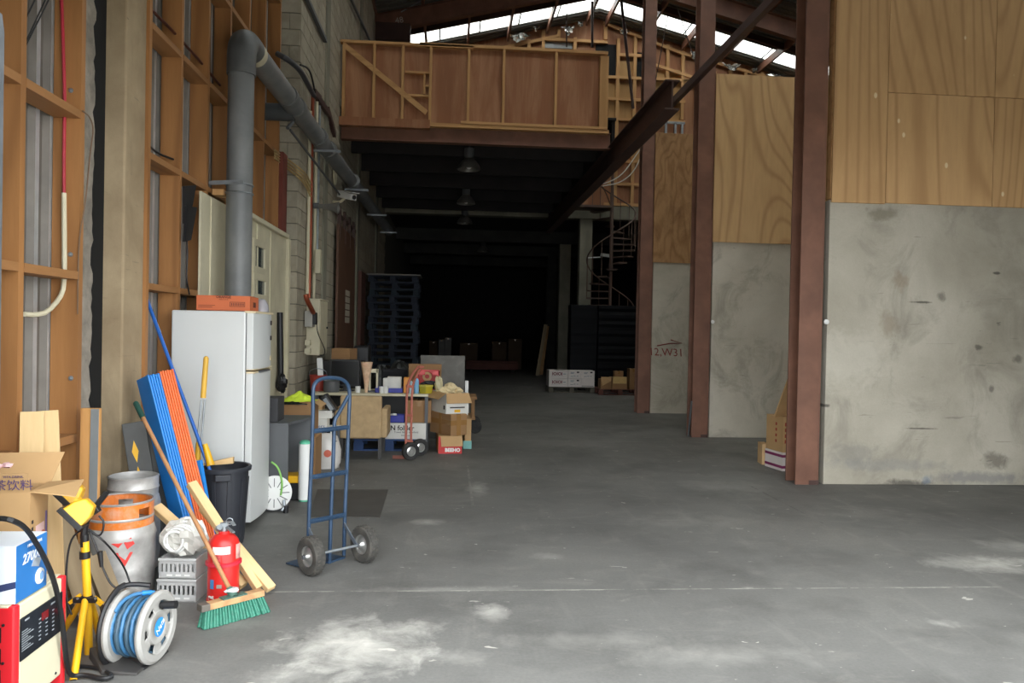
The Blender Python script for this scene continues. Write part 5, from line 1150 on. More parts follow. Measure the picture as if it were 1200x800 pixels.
sbx = ypx('small_white_carton', 'small white carton with blue print on the low bench', 'carton', (361,490), (383,500), Yb+.02, .2, wc, z0=zb3); 
text('papers', .06, P('blue_print', (60,80,130), .7), sbx, (0,0,.03), (1,0,0), (0,0,1))
zt1 = sbx.location.z+(PY(361,490,Yb+.02).z-zb3); ypx('flat_white_carton', 'flat white carton lying on the small printed carton', 'carton', (365,481), (389,489), Yb+.03, .22, wc, math.radians(4), z0=zt1)
zt2 = zt1+PY(365,481,Yb+.03).z-PY(365,489,Yb+.03).z
dv = thing('black_printer', 'tilted black office device on top of the small cartons', 'device', (PY(384,470,Yb+.05).x, Yb+.12, zt2+.09), 0, None, (0,math.radians(55),0)); MB().bb((-.10,-.08,-.04),(.12,.08,.04)).build('device_body', M['black'], dv, bevel=.015); MB().bb((-.06,-.082,-.02),(.09,-.078,.02)).build('grey_panel', M['galv'], dv)
ypx('card_block', 'tan carton corner behind the blue cloth and tilted device', 'carton', (371,473), (378,481), Yb+.15, .15, M['card'], z0=zt2)
tag(drape(.10,.10,.12,11).build('blue_cloth', P('light_blue_cloth', (90,146,196), .8), None, fix=False), 'light blue cloth hanging by the blue hand truck', 'cloth').location = (PY(360,485,8.3).x, 8.3, PY(360,487,8.3).z)
# carrier bag
bg_ = PZ(379, 550); cbg = thing('carrier_bag', 'full white carrier bag with red print under the low bench', 'bag', (bg_.x, bg_.y+.12, 0))
hbag = PY(379,508,bg_.y+.1).z
o = MB().lathe([(0,0),(.12,.0),(.145,.06),(.14,.2),(.12,.3),(.10,hbag-.03),(.06,hbag),(0,hbag-.03)], 18).build('bag_film', P('white_bag_film', (206,202,196), .35, 0, .08, 10), cbg, smooth=True)
rnd = random.Random(2)
for v in o.data.vertices: v.co.x *= 1.18+rnd.uniform(-.16,.16); v.co.y *= .8+rnd.uniform(-.10,.06)
MB().lathe([(0,0),(.04,0),(0,.004)], 14, (.04,-.118,.17), (.15,-1,0)).build('red_logo', P('bag_red', (196,96,74), .6), cbg)
for s_ in (-1,1): MB().tube([(s_*.05,0,hbag-.03),(s_*.06,-.02,hbag+.04),(s_*.02,0,hbag+.05)], .008, 6, 1).build('bag_handle', M['white_plastic'], cbg, smooth=True)
MB().bar((.03,-.02,hbag-.02),(.12,-.05,hbag-.08),.03,.01).build('dark_content', M['ink'], cbg)
# ---- table
Yt = 9.62; zt3 = PY(440,461,Yt).z; ta, tb_ = PY(366,460,Yt).x, PY(502,460,Yt).x
tbl = thing('work_table', 'long work table with thin white top crowded with goods', 'table', (ta, Yt, 0)); MB().bb((0,0,zt3-.03),(tb_-ta,.75,zt3)).build('table_top', M['cream'], tbl, bevel=.003)
for x in (.03, tb_-ta-.042):
    for y in (.03, .68): MB().bb((x,y,0),(x+.04,y+.04,zt3-.03)).build('leg', M['dkgrey'], tbl)
MB().bb((.05,.66,.3),(tb_-ta-.05,.68,zt3-.03)).build('back_panel', M['black'], tbl)
# ---- armchair
Yk = 8.98; ka, kb = PY(398,490,Yk).x, PY(447,490,Yk).x; kz0, kz1 = PY(420,514,Yk).z, PY(420,464,Yk).z
ac = thing('armchair', 'worn tan upholstered armchair seen from behind at the table', 'chair', ((ka+kb)/2, Yk, 0)); hw = (kb-ka)/2
tan = P('tan_upholstery', (176,150,112), .85, 0, .1, 14, .2, 90, (140,116,84), .5, 5)
MB().bb((-hw,0,kz0),(hw,.10,kz1)).build('backrest', tan, ac, bevel=.025, seg=3); MB().bb((-hw,.10,kz0),(hw,.55,kz0+.16)).build('seat', tan, ac, bevel=.02)
za_ = PY(450,479,Yk).z
for s_ in (-1, 1): MB().bb((s_*hw-.035+(.03 if s_ > 0 else -.03),.02,kz0+.01),(s_*hw+.035+(.03 if s_ > 0 else -.03),.52,za_)).build('armrest', tan, ac, bevel=.02, seg=3)
for x in (-hw+.0, hw-.035):
    for y in (.02, .48): MB().bb((x,y,0),(x+.04,y+.04,kz0+.01)).build('leg', P('dark_leg', (58,56,54), .6), ac)
# ---- blue pallets and what stands on them
blp = P('blue_pallet_paint', (26,60,108), .6, 0, .12, 6); blk_ = P('faded_dark_blue', (30,38,52), .75, 0, .2, 4)
def pallet(lab, loc, mat, w_=1.1, d_=1.0, rz=0, group='blue pallets', h_=.144):
    t = thing('pallet', lab, 'pallet', loc, rz, group); bb2 = pallet.cache.get((mat.name, w_, d_))
    if bb2 is None:
        dkm = MB().bb((-w_/2,-.05,0),(w_/2,.05,.02)).mesh('deck_board', mat); blm = MB().bb((-.06,-.06,0),(.06,.06,.09)).mesh('block', mat); stm = MB().bb((-.05,-d_/2,0),(.05,d_/2,.018)).mesh('stringer', mat); bb2 = pallet.cache[(mat.name, w_, d_)] = (dkm, blm, stm)
    def ad(nm, me, l): o = bpy.data.objects.new(nm, me); COL.objects.link(o); o.parent = t; o.location = l
    for i in range(5): ad('deck_board', bb2[0], (0, -d_/2+.05+i*(d_-.1)/4, h_-.02))
    for x in (-w_/2+.06, 0, w_/2-.06):
        for y in (-d_/2+.06, 0, d_/2-.06): ad('block', bb2[1], (x, y, .016))
    for x in (-w_/2+.06, 0, w_/2-.06): ad('stringer', bb2[2], (x, 0, h_-.038))
    for y in (-d_/2+.05, d_/2-.05): ad('deck_board', bb2[0], (0, y, -.002))
    return t
pallet.cache = {}
Yp = 9.60; pa, pb = PY(414,530,Yp).x, PY(497,530,Yp).x
pallet('blue pallet under the table with a white carton on it', ((pa+pb)/2, Yp+.5, .002), blp, pb-pa, 1.0)
wx0, wx1 = PY(447,510,Yp+.03).x, PY(499,510,Yp+.03).x; wz0 = .146; wz1 = PY(470,496,Yp+.03).z
wb_ = carton('long white carton with black lettering on the blue pallet', ((wx0+wx1)/2, Yp+.03+.2, wz0), (wx1-wx0,.4,wz1-wz0), 0, wc, name='white_carton', tape=False, flapmat=wc)
text('N folder', .085, M['ink'], wb_, (-.02,-.2,.135), (1,0,0), (0,0,1), bold=.002); text('Towel fabric interfold', .034, M['ink'], wb_, (.03,-.2,.085), (1,0,0), (0,0,1)); text('2400 sheets', .026, M['ink'], wb_, (.03,-.2,.045), (1,0,0), (0,0,1))
kx0, kx1 = PY(476,490,Yp+.05).x, PY(505,490,Yp+.05).x
carton('plain brown carton on the long white carton', ((kx0+kx1)/2, Yp+.05+.19, wz1+.006), (kx1-kx0,.3,PY(490,470,Yp+.05).z-wz1-.006), 0, M['card_dark'])
tyx = PY(465,495,Yp+.0).x; tray = thing('blue_tray', 'blue plastic tray with white scraps on the long white carton', 'tray', (tyx-.02, Yp+.15, wz1+.006)); bt_ = P('royal_blue_plastic', (26,36,150), .4)
for (a, b) in (((-.11,-.1,0),(.11,.1,.006)),((-.11,-.1,0),(.11,-.094,.09)),((-.11,.094,0),(.11,.1,.09)),((-.11,-.1,0),(-.104,.1,.09)),((.104,-.1,0),(.11,.1,.09))): MB().bb(a,b).build('tray_side', bt_, tray)
MB().sphere((-.03,-.02,.075),(.06,.05,.03),10,6,.25,1).build('white_scrap', M['white_plastic'], tray)
# ---- pinkish red hand truck
Yh = 8.95; rp = PZ(480, 540); Or = Vector((rp.x, rp.y+.02, 0)); rt_ = thing('hand_truck', 'faded red hand truck with small black wheels by the table', 'hand truck', Or); pkm = P('faded_red_paint', (178,104,88), .5, 0, .1, 8)
def rp_(px, py, dy=0): return PY(px, py, Or.y+dy)-Or
for off, dy in ((0, 0), (6, .10)):
    MB().tube([rp_(475.5+off,525,dy+.05), rp_(476+off,490,dy+.05), rp_(477+off,455,dy+.05), rp_(480+off,444,dy+.04), rp_(487+off*.8,433,dy+.0), rp_(491+off*.6,429,dy-.02)], .014, 8, 1).build('frame_tube', pkm, rt_, smooth=True)
MB().bar(rp_(490,429.5,-.02), rp_(496,430,.08), .025, .025).build('top_bar', pkm, rt_)
for y in (452, 486, 516): MB().bar(rp_(476,y,.05), rp_(483,y+1,.15), .02, .03).build('cross_bar', pkm, rt_)
tpz = [rp_(460,539,.1), rp_(474,539,.1), rp_(474,536,.3), rp_(460,536,.3)]; MB().prism([(p.x,p.y,.006) for p in tpz], (0,0,.006)).build('toe_plate', pkm, rt_)
for c, nm in ((PZ(481,528.5,.105)-Or, 0), (PZ(492,524,.105)-Or, 1)):
    c.z = .105; wm = MB(); av = Vector((.45,-.89,0)); wm.lathe([(.055,-.025),(.08,-.034),(.1,-.028),(.105,0),(.1,.028),(.08,.034),(.055,.025)], 30, c, av, cap=False); wm.build('tyre', M['rubber'], rt_, smooth=True)
    wm = MB(); wm.lathe([(.058,.022),(.05,.014),(.03,.02),(.02,.035),(0,.035)], 24, c, av, cap=False); wm.lathe([(.058,-.022),(.05,-.014),(.03,-.02),(0,-.03)], 24, c, av, cap=False); wm.build('rim', P('zinc_rim_b%d' % nm, (190,190,186), .3, .8), rt_, smooth=True, fix=False)
MB().cyl(PZ(481,528.5,.105)-Or, PZ(492,524,.105)-Or, .01, n=8).build('axle', M['galv'], rt_)
# ---- right hand carton stack
def cornerbox(lab, pc, pl, pr, ptop, z0, Yc_, mat, **kw):
    """near vertical edge at pixel x pc (depth Yc_), left end pl, right end pr"""
    C = PY(pc, ptop, Yc_); ang = kw.pop('ang'); ca_, sa_ = math.cos(ang), math.sin(ang)
    def ext(px, d_):   # extend along d_ from C until pixel column px
        lo, hi = .01, 1.5
        for _ in range(40):
            md_ = (lo+hi)/2; p = C+d_*md_; e_ = p-EYE; cx = e_.x*_r+e_.y*_fw+e_.z*_u; xx = 600+FPX*cx.x/-cx.z
            if (xx < px) == (px > pc): lo = md_
            else: hi = md_
        return (lo+hi)/2
    wdt = ext(pr, Vector((ca_, sa_, 0))); dpt = ext(pl, Vector((-sa_, ca_, 0))); dpt = min(dpt, .6)
    cen = C+Vector((ca_,sa_,0))*wdt/2+Vector((-sa_,ca_,0))*dpt/2
    return carton(lab, (cen.x, cen.y, z0), (wdt, dpt, C.z-z0), ang, mat, **kw), wdt, dpt, C.z
redc = P('red_carton_print', (196,44,42), .55, 0, .08, 6)
b1, w1, d1_, t1 = cornerbox('red printed carton with one flap hanging, bottom of the stack', 514, 506.5, 541.5, 511, 0, 9.42, M['card_dark'], ang=math.radians(4), open_=.0, tape=False)
MB().bb((-w1/2,-d1_/2-.002,0),(w1/2,-d1_/2-.0005,t1*.98)).build('red_print_face', redc, b1); MB().bb((-w1/2-.002,-d1_/2,0),(-w1/2-.0005,d1_*.2,t1*.98)).build('orange_print_face', P('orange_side', (190,120,50), .6, 0, .4, 20), b1)
MB().prism([(-w1*.42,-d1_/2-.003,t1),(w1/2,-d1_/2-.003,t1),(w1/2+.01,-d1_/2-.03,t1*.45),(-w1*.38,-d1_/2-.03,t1*.42)], (0,-.004,0)).build('flap', M['card'], b1)
text('BEEHO', .06, M['white_plastic'], b1, (.03,-d1_/2-.002,t1*.2), (1,0,0), (0,0,1), bold=.003)
b2, w2, d2_, t2 = cornerbox('brown carton crossed with wide tape, middle of the stack', 528.5, 504.5, 547, 486, t1+.008, 9.40, M['card_dark'], ang=math.radians(32), tape=True)
h2 = t2-t1-.008; z2c = h2*.6
MB().bb((-w2/2-.001,-d2_/2-.001,z2c-.03),(w2/2+.001,-d2_/2,z2c+.03)).build('tape', M['tape'], b2); MB().bb((-w2/2-.001,-d2_/2-.001,z2c-.03),(-w2/2,d2_/2,z2c+.03)).build('tape', M['tape'], b2); MB().bb((-.03,-d2_/2-.0015,0),(.03,-d2_/2,h2)).build('tape', M['tape'], b2); MB().bb((-w2/2-.0015,-.03,0),(-w2/2,.03,h2)).build('tape', M['tape'], b2)
b3, w3, d3_, t3 = cornerbox('open white carton with brown flaps full of crumpled paper, top of the stack', 523, 503, 549.5, 461, t2+.008, 9.42, wc, ang=math.radians(24), open_=.13, flaps='fl')
h3 = t3-t2-.008; MB().bb((-.1,-d3_/2-.001,h3*.27),(.1,-d3_/2,h3*.33)).build('black_print', M['ink'], b3); MB().bb((-.04,-d3_/2-.001,h3*.06),(.04,-d3_/2,h3*.2)).build('yellow_print', M['yellow'], b3); MB().bb((-w3/2-.001,-d3_/2+.03,h3*.2),(-w3/2,-d3_/2+.08,h3*.4)).build('black_print', M['ink'], b3)
crm = P('cream_paper', (224,204,160), .8, 0, .1, 10)
for k, (x, y, r_) in enumerate(((-.06,0,.09),(.05,.03,.10),(.1,-.03,.07),(0,-.05,.07))): MB().sphere((x,y,h3+.0+.03*(k % 2)), (r_,r_*.8,r_*.7), 10, 7, .3, k+3).build('crumpled_paper', crm, b3)
MB().sphere((-.13,.03,h3+.07), (.05,.05,.12), 10, 7, .25, 12).build('plastic_pouch', P('cloudy_pouch', (196,186,150), .3), b3)
cornerbox('carton with teal base standing behind the stack at its right', 545, 541, 552.5, 491, 0, 9.85, M['card'], ang=math.radians(3), tape=False)
tx = PY(549,524,9.85); tag(MB().bb((tx.x-.07, 9.835, .0), (PY(552.5,524,9.85).x, 9.848, .10)).build('teal_card_strip', P('teal_print', (120,176,170), .6), None), 'pale teal strip along the base of the rear carton', 'card')
# ---- things on the table
Zt = zt3+.001
def yb(name, lab, cat, x0, y0, x1, Y, dep, mat, bev=.004, y1=None): return ypx(name, lab, cat, (x0,y0), (x1, y1 or 460), Y, dep, mat, 0, Zt, bev)
mo = thing('monitor', 'black monitor standing on the table seen from the front', 'monitor', (PY(404,440,9.95).x, 9.95, Zt)); mw = (PY(422,440,9.95).x-PY(387,440,9.95).x)/2; mh = PY(404,421,9.95).z-Zt
MB().bb((-mw,0,.06),(mw,.05,mh)).build('screen_case', M['black'], mo, bevel=.006); MB().bb((-mw+.02,-.002,.08),(mw-.02,0,mh-.02)).build('screen', P('screen_glass', (8,8,14), .2), mo); MB().bb((-.02,.02,.0),(.02,.05,.08)).build('stand_neck', M['black'], mo); MB().bb((-.12,-.04,0),(.12,.1,.012)).build('stand_foot', M['black'], mo)
pc_ = PY(429,460,9.7); tag(MB().lathe([(.0,0),(.018,0),(.03,.12),(.075,PY(429,424,9.7).z-Zt),(.0,PY(429,424,9.7).z-Zt-.01)], 16, (pc_.x,9.72,Zt)).build('paper_cone', P('stained_paper_cone', (214,182,150), .7, 0, .2, 16, 0, 60, (190,110,90), .4, 12), None, smooth=True), 'tall stained paper cone standing narrow end down on the table', 'paper cone')
sh = thing('plastic_stand', 'grey white plastic frame stand beside the paper cone', 'stand', (PY(438,455,9.85).x, 9.85, Zt)); sz = PY(438,432,9.85).z-Zt
for x in (-.05, .04): MB().bb((x-.012,-.02,0),(x+.012,.02,sz)).build('upright', M['cream'], sh, bevel=.003)
MB().bb((-.07,-.02,sz-.05),(.055,.02,sz)).build('top_bar', M['cream'], sh, bevel=.004); MB().bb((-.08,-.06,0),(.07,.06,.02)).build('base', M['dkgrey'], sh)
pot = thing('cooking_pot', 'dull metal pot on the left end of the table', 'pot', (PY(388,455,9.75).x, 9.78, Zt)); ph = PY(388,446,9.75).z-Zt; MB().lathe([(0,0),(.09,0),(.10,.02),(.10,ph-.01),(.108,ph),(.095,ph),(.09,.02),(0,.015)], 24).build('pot_body', M['dkgrey'], pot, smooth=True); MB().lathe([(.1,ph+.002),(.06,ph+.02),(0,ph+.024)], 24).build('lid', M['galv'], pot, smooth=True)
rb = thing('red_bucket', 'red plastic bucket at the left end of the table', 'bucket', (PY(372,450,9.9).x, 9.95, Zt)); MB().lathe([(0,0),(.09,0),(.11,.2),(.118,.2),(.11,.19),(.085,.01),(0,.01)], 22).build('bucket_body', P('brick_red_plastic', (150,56,44), .5), rb, smooth=True); MB().tube([(-.11,0,.2),(-.1,-.05,.26),(0,-.07,.29),(.1,-.05,.26),(.11,0,.2)], .005, 6, 1).build('bail', M['galv'], rb)
pp = PY(377,425,10.0); tag(MB().bar((pp.x,10.0,Zt), (pp.x-.03,10.02,pp.z+.06), .07, .012).build('white_ruler', M['white_plastic'], None), 'white upright card strip behind the red bucket', 'card')
for i, px in enumerate((419,447,452)): tag(MB().lathe([(0,0),(.028,0),(.034,.08),(.03,.08),(.026,.006),(0,.006)], 14, (PY(px,458,9.66).x, 9.70, Zt)).build('plastic_cup', M['white_plastic'], None, smooth=True), 'small white plastic cup on the table, %s' % ('beside the paper cone','at the left end of the blue tray','just right of another cup')[i], 'cup', 'cups on the table')
tq = thing('document_tray', 'royal blue shallow tray at the middle of the table', 'tray', (PY(455,458,9.66).x, 9.66, Zt+.0)); tw = (PY(472,458,9.66).x-PY(439,458,9.66).x)/2
for (a, b) in (((-tw,.08,0),(tw,.4,.006)),((-tw,.08,0),(tw,.086,.06)),((-tw,.394,0),(tw,.4,.06)),((-tw,.08,0),(-tw+.006,.4,.06)),((tw-.006,.08,0),(tw,.4,.06))): MB().bb(a,b).build('tray_side', bt_, tq)
for i, (x0, x1, y0) in enumerate(((449,454,443),(454,470,441.5))): o = ypx('white_packet', 'white packet standing in the royal blue tray, %s' % ('narrow left one','wide right one')[i], 'packet', (x0,y0), (x1,456), 9.85, .12, wc, 0, Zt+.008)
yb('orange_canister', 'orange canister on the table behind the red hand truck', 'canister', 473,442,480, 9.75, .09, P('orange_plastic', (216,140,50), .5), .01)
def can(px, ytop, Y, r_, mat, lab): q = PY(px, 458, Y); return tag(MB().lathe([(0,0),(r_,0),(r_,PY(px,ytop,Y).z-Zt-.03),(r_*.6,PY(px,ytop,Y).z-Zt-.012),(r_*.4,PY(px,ytop,Y).z-Zt),(0,PY(px,ytop,Y).z-Zt)], 16, (q.x, Y, Zt)).build('spray_can', mat, None, smooth=True), lab, 'can')
can(488, 443, 9.72, .03, P('pale_blue_can', (120,170,206), .4), 'pale blue spray can on the table'); can(481.5, 446, 9.68, .026, P('white_blue_can', (176,190,200), .4), 'white spray can behind the red hand truck tube'); can(485, 449, 9.9, .03, P('cream_can', (206,190,160), .4), 'cream can behind the pale blue spray can')
tub = thing('yellow_tub', 'translucent yellow tub at the right end of the table', 'tub', (PY(499,457,9.72).x, 9.75, Zt)); MB().lathe([(0,0),(.075,0),(.085,PY(499,452,9.72).z-Zt),(.078,PY(499,452,9.72).z-Zt),(.07,.006),(0,.006)], 4, (0,0,0)).build('tub_body', P('yellow_green_tub', (186,170,50), .4), tub); MB().lathe([(.083,PY(499,453,9.72).z-Zt),(.092,PY(499,453,9.72).z-Zt),(.092,PY(499,451,9.72).z-Zt),(.083,PY(499,451,9.72).z-Zt)], 4, cap=False).build('tub_rim', P('tub_rim_c', (200,186,80), .4), tub)
rcx0, rcx1 = PY(489,440,10.0).x, PY(515,440,10.0).x; rcz = PY(500,434.5,10.0).z; rcr = thing('red_crate', 'red plastic crate with black and tan odds and ends', 'crate', ((rcx0+rcx1)/2, 10.12, Zt)); rw = (rcx1-rcx0)/2; rh = rcz-Zt
for (a, b) in (((-rw,-.1,0),(rw,.2,.008)),((-rw,.19,0),(rw,.2,rh)),((-rw,-.1,0),(-rw+.01,.2,rh)),((rw-.01,-.1,0),(rw,.2,rh)),((-rw,-.1,0),(rw,-.09,rh*.35)),((-rw,-.1,rh*.8),(-rw*.3,-.09,rh)),((rw*.4,-.1,rh*.8),(rw,-.09,rh))): MB().bb(a,b).build('crate_side', M['red'], rcr)
MB().sphere((.02,-.13,.09),(.12,.05,.05),12,7,.25,6).build('black_gloves', M['black'], rcr); MB().lathe([(.03,-.02),(.06,-.02),(.06,.02),(.03,.02)], 18, (-.02,.02,.19), (0,1,0), cap=False).build('tape_roll', M['card'], rcr, smooth=True)
yb('cardboard_sheet', 'upright cardboard sheet behind the red crate', 'cardboard', 479,426,517, 10.36, .02, M['card_dark'], .002)
# grey panel behind, standing on the floor
gpn = PY(545,418,10.75); gpl_ = PY(493,416,10.75); tag(MB().bb((gpl_.x,10.75,0),(gpn.x,10.79,gpl_.z)).build('grey_sheet', P('grey_sheet', (108,106,100), .7, 0, .1, 4, 0, 60, (150,146,140), .3, 8), None, bevel=.004), 'large grey sheet standing upright behind the table', 'sheet')
tag(MB().bb((PY(545,450,10.3).x,10.3,0),(PY(549,450,10.3).x,10.36,PY(547,446,10.3).z)).build('white_post', M['white_plastic'], None, bevel=.004), 'white upright edge board right of the grey sheet', 'board')
# black office chairs behind the table
for i, (px, py, w_) in enumerate(((462,436,30),)):
    oc_ = thing('office_chair', 'black office chair behind the table', 'chair', (PY(px,440,10.9).x, 10.9, 0)); hz = PY(px,432,10.9).z; hw2 = w_/2*10.9/900
    MB().bb((-hw2,0,.5),(hw2,.09,hz)).build('backrest', P('black_fabric', (34,34,38), .9), oc_, bevel=.04, seg=4); MB().bb((-.24,.1,.42),(.24,.55,.5)).build('seat', P('black_fabric2', (30,30,34), .9), oc_, bevel=.03, seg=3); MB().cyl((0,.3,.1),(0,.3,.42),.03,n=12).build('gas_lift', M['black'], oc_)
    for k in range(5): an = 2*math.pi*k/5; MB().bar((0,.3,.1),(.28*math.cos(an),.3+.28*math.sin(an),.05),.04,.03).build('base_arm', M['black'], oc_); MB().sphere((.28*math.cos(an),.3+.28*math.sin(an),.028),.028,10,6).build('castor', M['black'], oc_)
# rubbish bags
for i, (px, py, r_) in enumerate(((447,428,.20),(466,424,.24))):
    q = PY(px, py, 12.3); tag(MB().sphere((q.x, 12.3+.5*i, q.z*.5), (r_, r_, q.z*.5), 14, 10, .06, i+20).build('rubbish_bag', P('bag_plastic%d' % i, (52,54,52), .3, 0, .2, 12), None, smooth=False), ('full dark rubbish bag piled behind the table, left one','full dark rubbish bag piled behind the table, right one')[i], 'bag', 'bags behind the table')
ypx('brown_open_carton', 'brown carton on the shelf below the sliding door', 'carton', (388,408), (410,422), 10.6, .35, M['card_dark'], math.radians(-10), z0=PY(395,423,10.6).z)
sk = PY(398,423,10.6); tag(MB().bb((sk.x-.28,10.55,0),(sk.x+.3,11.05,sk.z-.001)).build('dark_cupboard', M['black'], None, bevel=.005), 'dark cupboard behind the monitor carrying the brown carton', 'cupboard')
tag(MB().bb((PY(414,410,11.2).x,11.2,0),(PY(432,410,11.2).x,11.6,PY(423,405,11.2).z)).build('dark_bin', M['black'], None, bevel=.03), 'dark plastic bin behind the monitor', 'bin')
# cart behind the stack
ct = thing('flat_cart', 'low timber cart with black wheels behind the carton stack', 'cart', (PY(549,455,11.6).x, 11.6, 0))
MB().bb((-.35,-.3,.50),(.12,.3,.54)).build('deck', M['card_dark'], ct); MB().bb((-.35,-.3,.2),(.10,.3,.24)).build('deck', M['card_dark'], ct)
for x in (-.3, .05):
    for y in (-.28, .26): MB().bb((x,y,.2),(x+.04,y+.04,.52)).build('post', M['card_dark'], ct); MB().lathe([(0,-.02),(.09,-.02),(.1,0),(.09,.02),(0,.02)], 18, (x+.05,y,.1), (0,1,0)).build('wheel', M['rubber'], ct, smooth=True)
# ================================================================== FAR END, ROOF AND RIGHT SIDE
M['dim_card'] = P('grimy_brown_card', (72,56,40), .85, 0, .1, 3)  # brown darkened to carry the dimness of the deep bay
# pendant lamps below the mezzanine
lampm = P('grey_lamp_metal', (120,118,112), .4, .5, .1, 5)
for i, (px, py, Y) in enumerate(((549.5,199,14.5),(546,239,18.4),(544.5,262,21.6),(566,295,29.0))):
    q = PY(px, py, Y); top_ = (5.22, 5.22, 5.22, 5.0)[i]
    t = thing('pendant_lamp', ('bell shaped warehouse lamp under the mezzanine, nearest','bell shaped warehouse lamp under the mezzanine, second nearest','bell shaped warehouse lamp under the mezzanine, third nearest','bell shaped warehouse lamp deep in the dark bay')[i], 'lamp', (q.x, Y, q.z), 0, 'pendant lamps in a row')
    MB().lathe([(.215,0),(.22,.01),(.20,.08),(.13,.17),(.09,.20),(.09,.23),(.085,.23),(.12,.16),(.19,.07),(.205,.01)], 28, cap=False).build('reflector', lampm, t, smooth=True)
    MB().cyl((0,0,.22),(0,0,.40),.095,n=18).build('gear_housing', M['dkgrey'], t, smooth=True); MB().sphere((0,0,.09),(.06,.06,.08),12,8).build('bulb', M['white_plastic'], t, smooth=True); MB().cyl((0,0,.40),(0,0,top_-q.z),.012,n=8).build('hanging_rod', M['black'], t)
# tall stack of blue pallets by the block wall
xa, xb = PY(431,380,17.0).x, PY(489,380,17.0).x; zt4 = PY(450,318,17.0).z; npal = int(zt4/.15)
ordw = ['lowest']+['%s from the floor' % w_ for w_ in ('second','third','fourth','fifth','sixth','seventh','eighth','ninth','tenth','eleventh','twelfth','thirteenth','fourteenth','fifteenth','sixteenth','seventeenth','eighteenth','nineteenth','twentieth','twenty-first')]
for k in range(npal):
    pallet('faded blue pallet in the tall stack, %s' % ordw[k], ((xa+xb)/2+.03*math.sin(k*1.7), 17.55, .002+k*.150), blk_ if k % 5 else P('faded_teal_blue', (30,44,54), .75, 0, .2, 4), xb-xa, 1.0, 0, 'blue pallets in the tall stack')
tag(MB().prism([(xa-.05,17.05,npal*.15+.004),(xb+.05,17.05,npal*.15+.004),(xb+.05,18.0,npal*.15+.004),(xa-.05,18.0,npal*.15+.004)], (0,0,.03)).build('cover_sheet', P('pale_cover', (120,116,110), .7), None), 'pale sheet lying on top of the tall pallet stack', 'sheet')
# two black wrapped pallet loads
wrapm = P('black_stretch_wrap', (9,11,15), .5, 0, .3, 3, .5, 14, sc=(.25,.25,2.2), spec=.12)
for i, (x0, x1) in enumerate(((668,700),(700.5,748))):
    a, b = PY(x0,400,20.0), PY(x1,400,20.0); t = thing('wrapped_load', ('pallet load in smooth black wrap left of the wrinkled one','pallet load in wrinkled black stretch wrap below the spiral stair')[i], 'pallet load', ((a.x+b.x)/2, 20.25, 0)); hw_ = (b.x-a.x)/2-.01; hz = PY(700,357.5,20.0).z
    m_ = MB(); nz = 26; V = []; F = []; rnd_ = random.Random(i+5)
    for j in range(nz+1):
        z = .12+(hz-.12)*j/nz; d_ = (.012 if i else .004)*math.sin(j*2.3)+rnd_.uniform(-.006,.006)*(1 if i else .3)
        V += [(-hw_-d_*.3, -.25-d_, z), (hw_+d_*.3, -.25-d_, z), (hw_+d_*.3, .25, z), (-hw_-d_*.3, .25, z)]
    for j in range(nz):
        for k in range(4): F.append((4*j+k, 4*j+(k+1) % 4, 4*j+4+(k+1) % 4, 4*j+4+k))
    F += [(3,2,1,0), tuple(4*nz+k for k in range(4))]; m_.add(V, F); m_.build('wrap', wrapm, t, bevel=.01)
    for x in (-hw_+.07, 0, hw_-.07): MB().bb((x-.06,-.24,0),(x+.06,.24,.12)).build('pallet_block', M['dark'], t)
# spiral stair
sc_ = PY(716, 300, 21.3); SX, SY = sc_.x, 21.3; ss_ = thing('spiral_stair', 'slim steel spiral staircase with curved handrail at the far end', 'staircase', (SX, SY, 0)); RS = .67
rust = P('brown_stair_steel', (92,72,62), .6, 0, .15, 4)
MB().cyl((0,0,0),(0,0,PY(714,165,21.3).z),.045,n=14).build('centre_pole', rust, ss_, smooth=True)
def th(z): return -2*math.pi*(4.1-z)/2.65
nT = 26; rail = []
for k in range(nT):
    z = 5.0-k*.19
    if z < .1: break
    a0, a1 = th(z), th(z)+.42; m_ = MB(); P_ = [(.04*math.cos(a0),.04*math.sin(a0),z)]+[(RS*math.cos(a0+(a1-a0)*j/4), RS*math.sin(a0+(a1-a0)*j/4), z) for j in range(5)]
    m_.prism(P_, (0,0,-.035)); m_.build('tread', rust, ss_)
    am = (a0+a1)/2; MB().cyl((RS*math.cos(am),RS*math.sin(am),z),(RS*math.cos(am),RS*math.sin(am),z+.95),.011,n=6).build('baluster', rust, ss_)
MB().tube([(RS*math.cos(th(5.0-k*.05)+.2), RS*math.sin(th(5.0-k*.05)+.2), 5.0-k*.05+.95) for k in range(98)], .02, 6).build('handrail', rust, ss_, smooth=True)
MB().bb((-1.0,-.1,5.04),(.0,.6,5.10)).build('landing', rust, ss_)
# loose pale cables over the stair
for i, pts in enumerate((((752,172),(740,190),(728,206),(712,214),(703,216)), ((752,180),(744,200),(728,214),(706,218)), ((706,218),(710,226),(713,233),(715,239)))):
    tag(MB().tube([PY(x, y, 20.0+(1.95*(1-j/(len(pts)-1)) if i < 2 else 1.3*j/3)) for j, (x, y) in enumerate(pts)], .016, 6, 2).build('loose_cable', P('pale_cable%d' % i, (170,164,150), .5) if i < 2 else rust, None, smooth=True), ('pale cable looping from the girder to the stair, upper','pale cable looping from the girder to the stair, lower','brown cable drooping from the girder to the far post')[i], 'cable')
q = PY(704,299,21.9); fc = thing('security_camera', 'small white camera on the far concrete column', 'camera', q); MB().bar((.02,.02,.02),(.26,-.16,-.03),.10,.09).build('housing', M['white_plastic'], fc, bevel=.01); MB().bar((.0,.05,-.05),(-.35,.12,-.07),.03,.03).build('bracket', M['white_plastic'], fc)
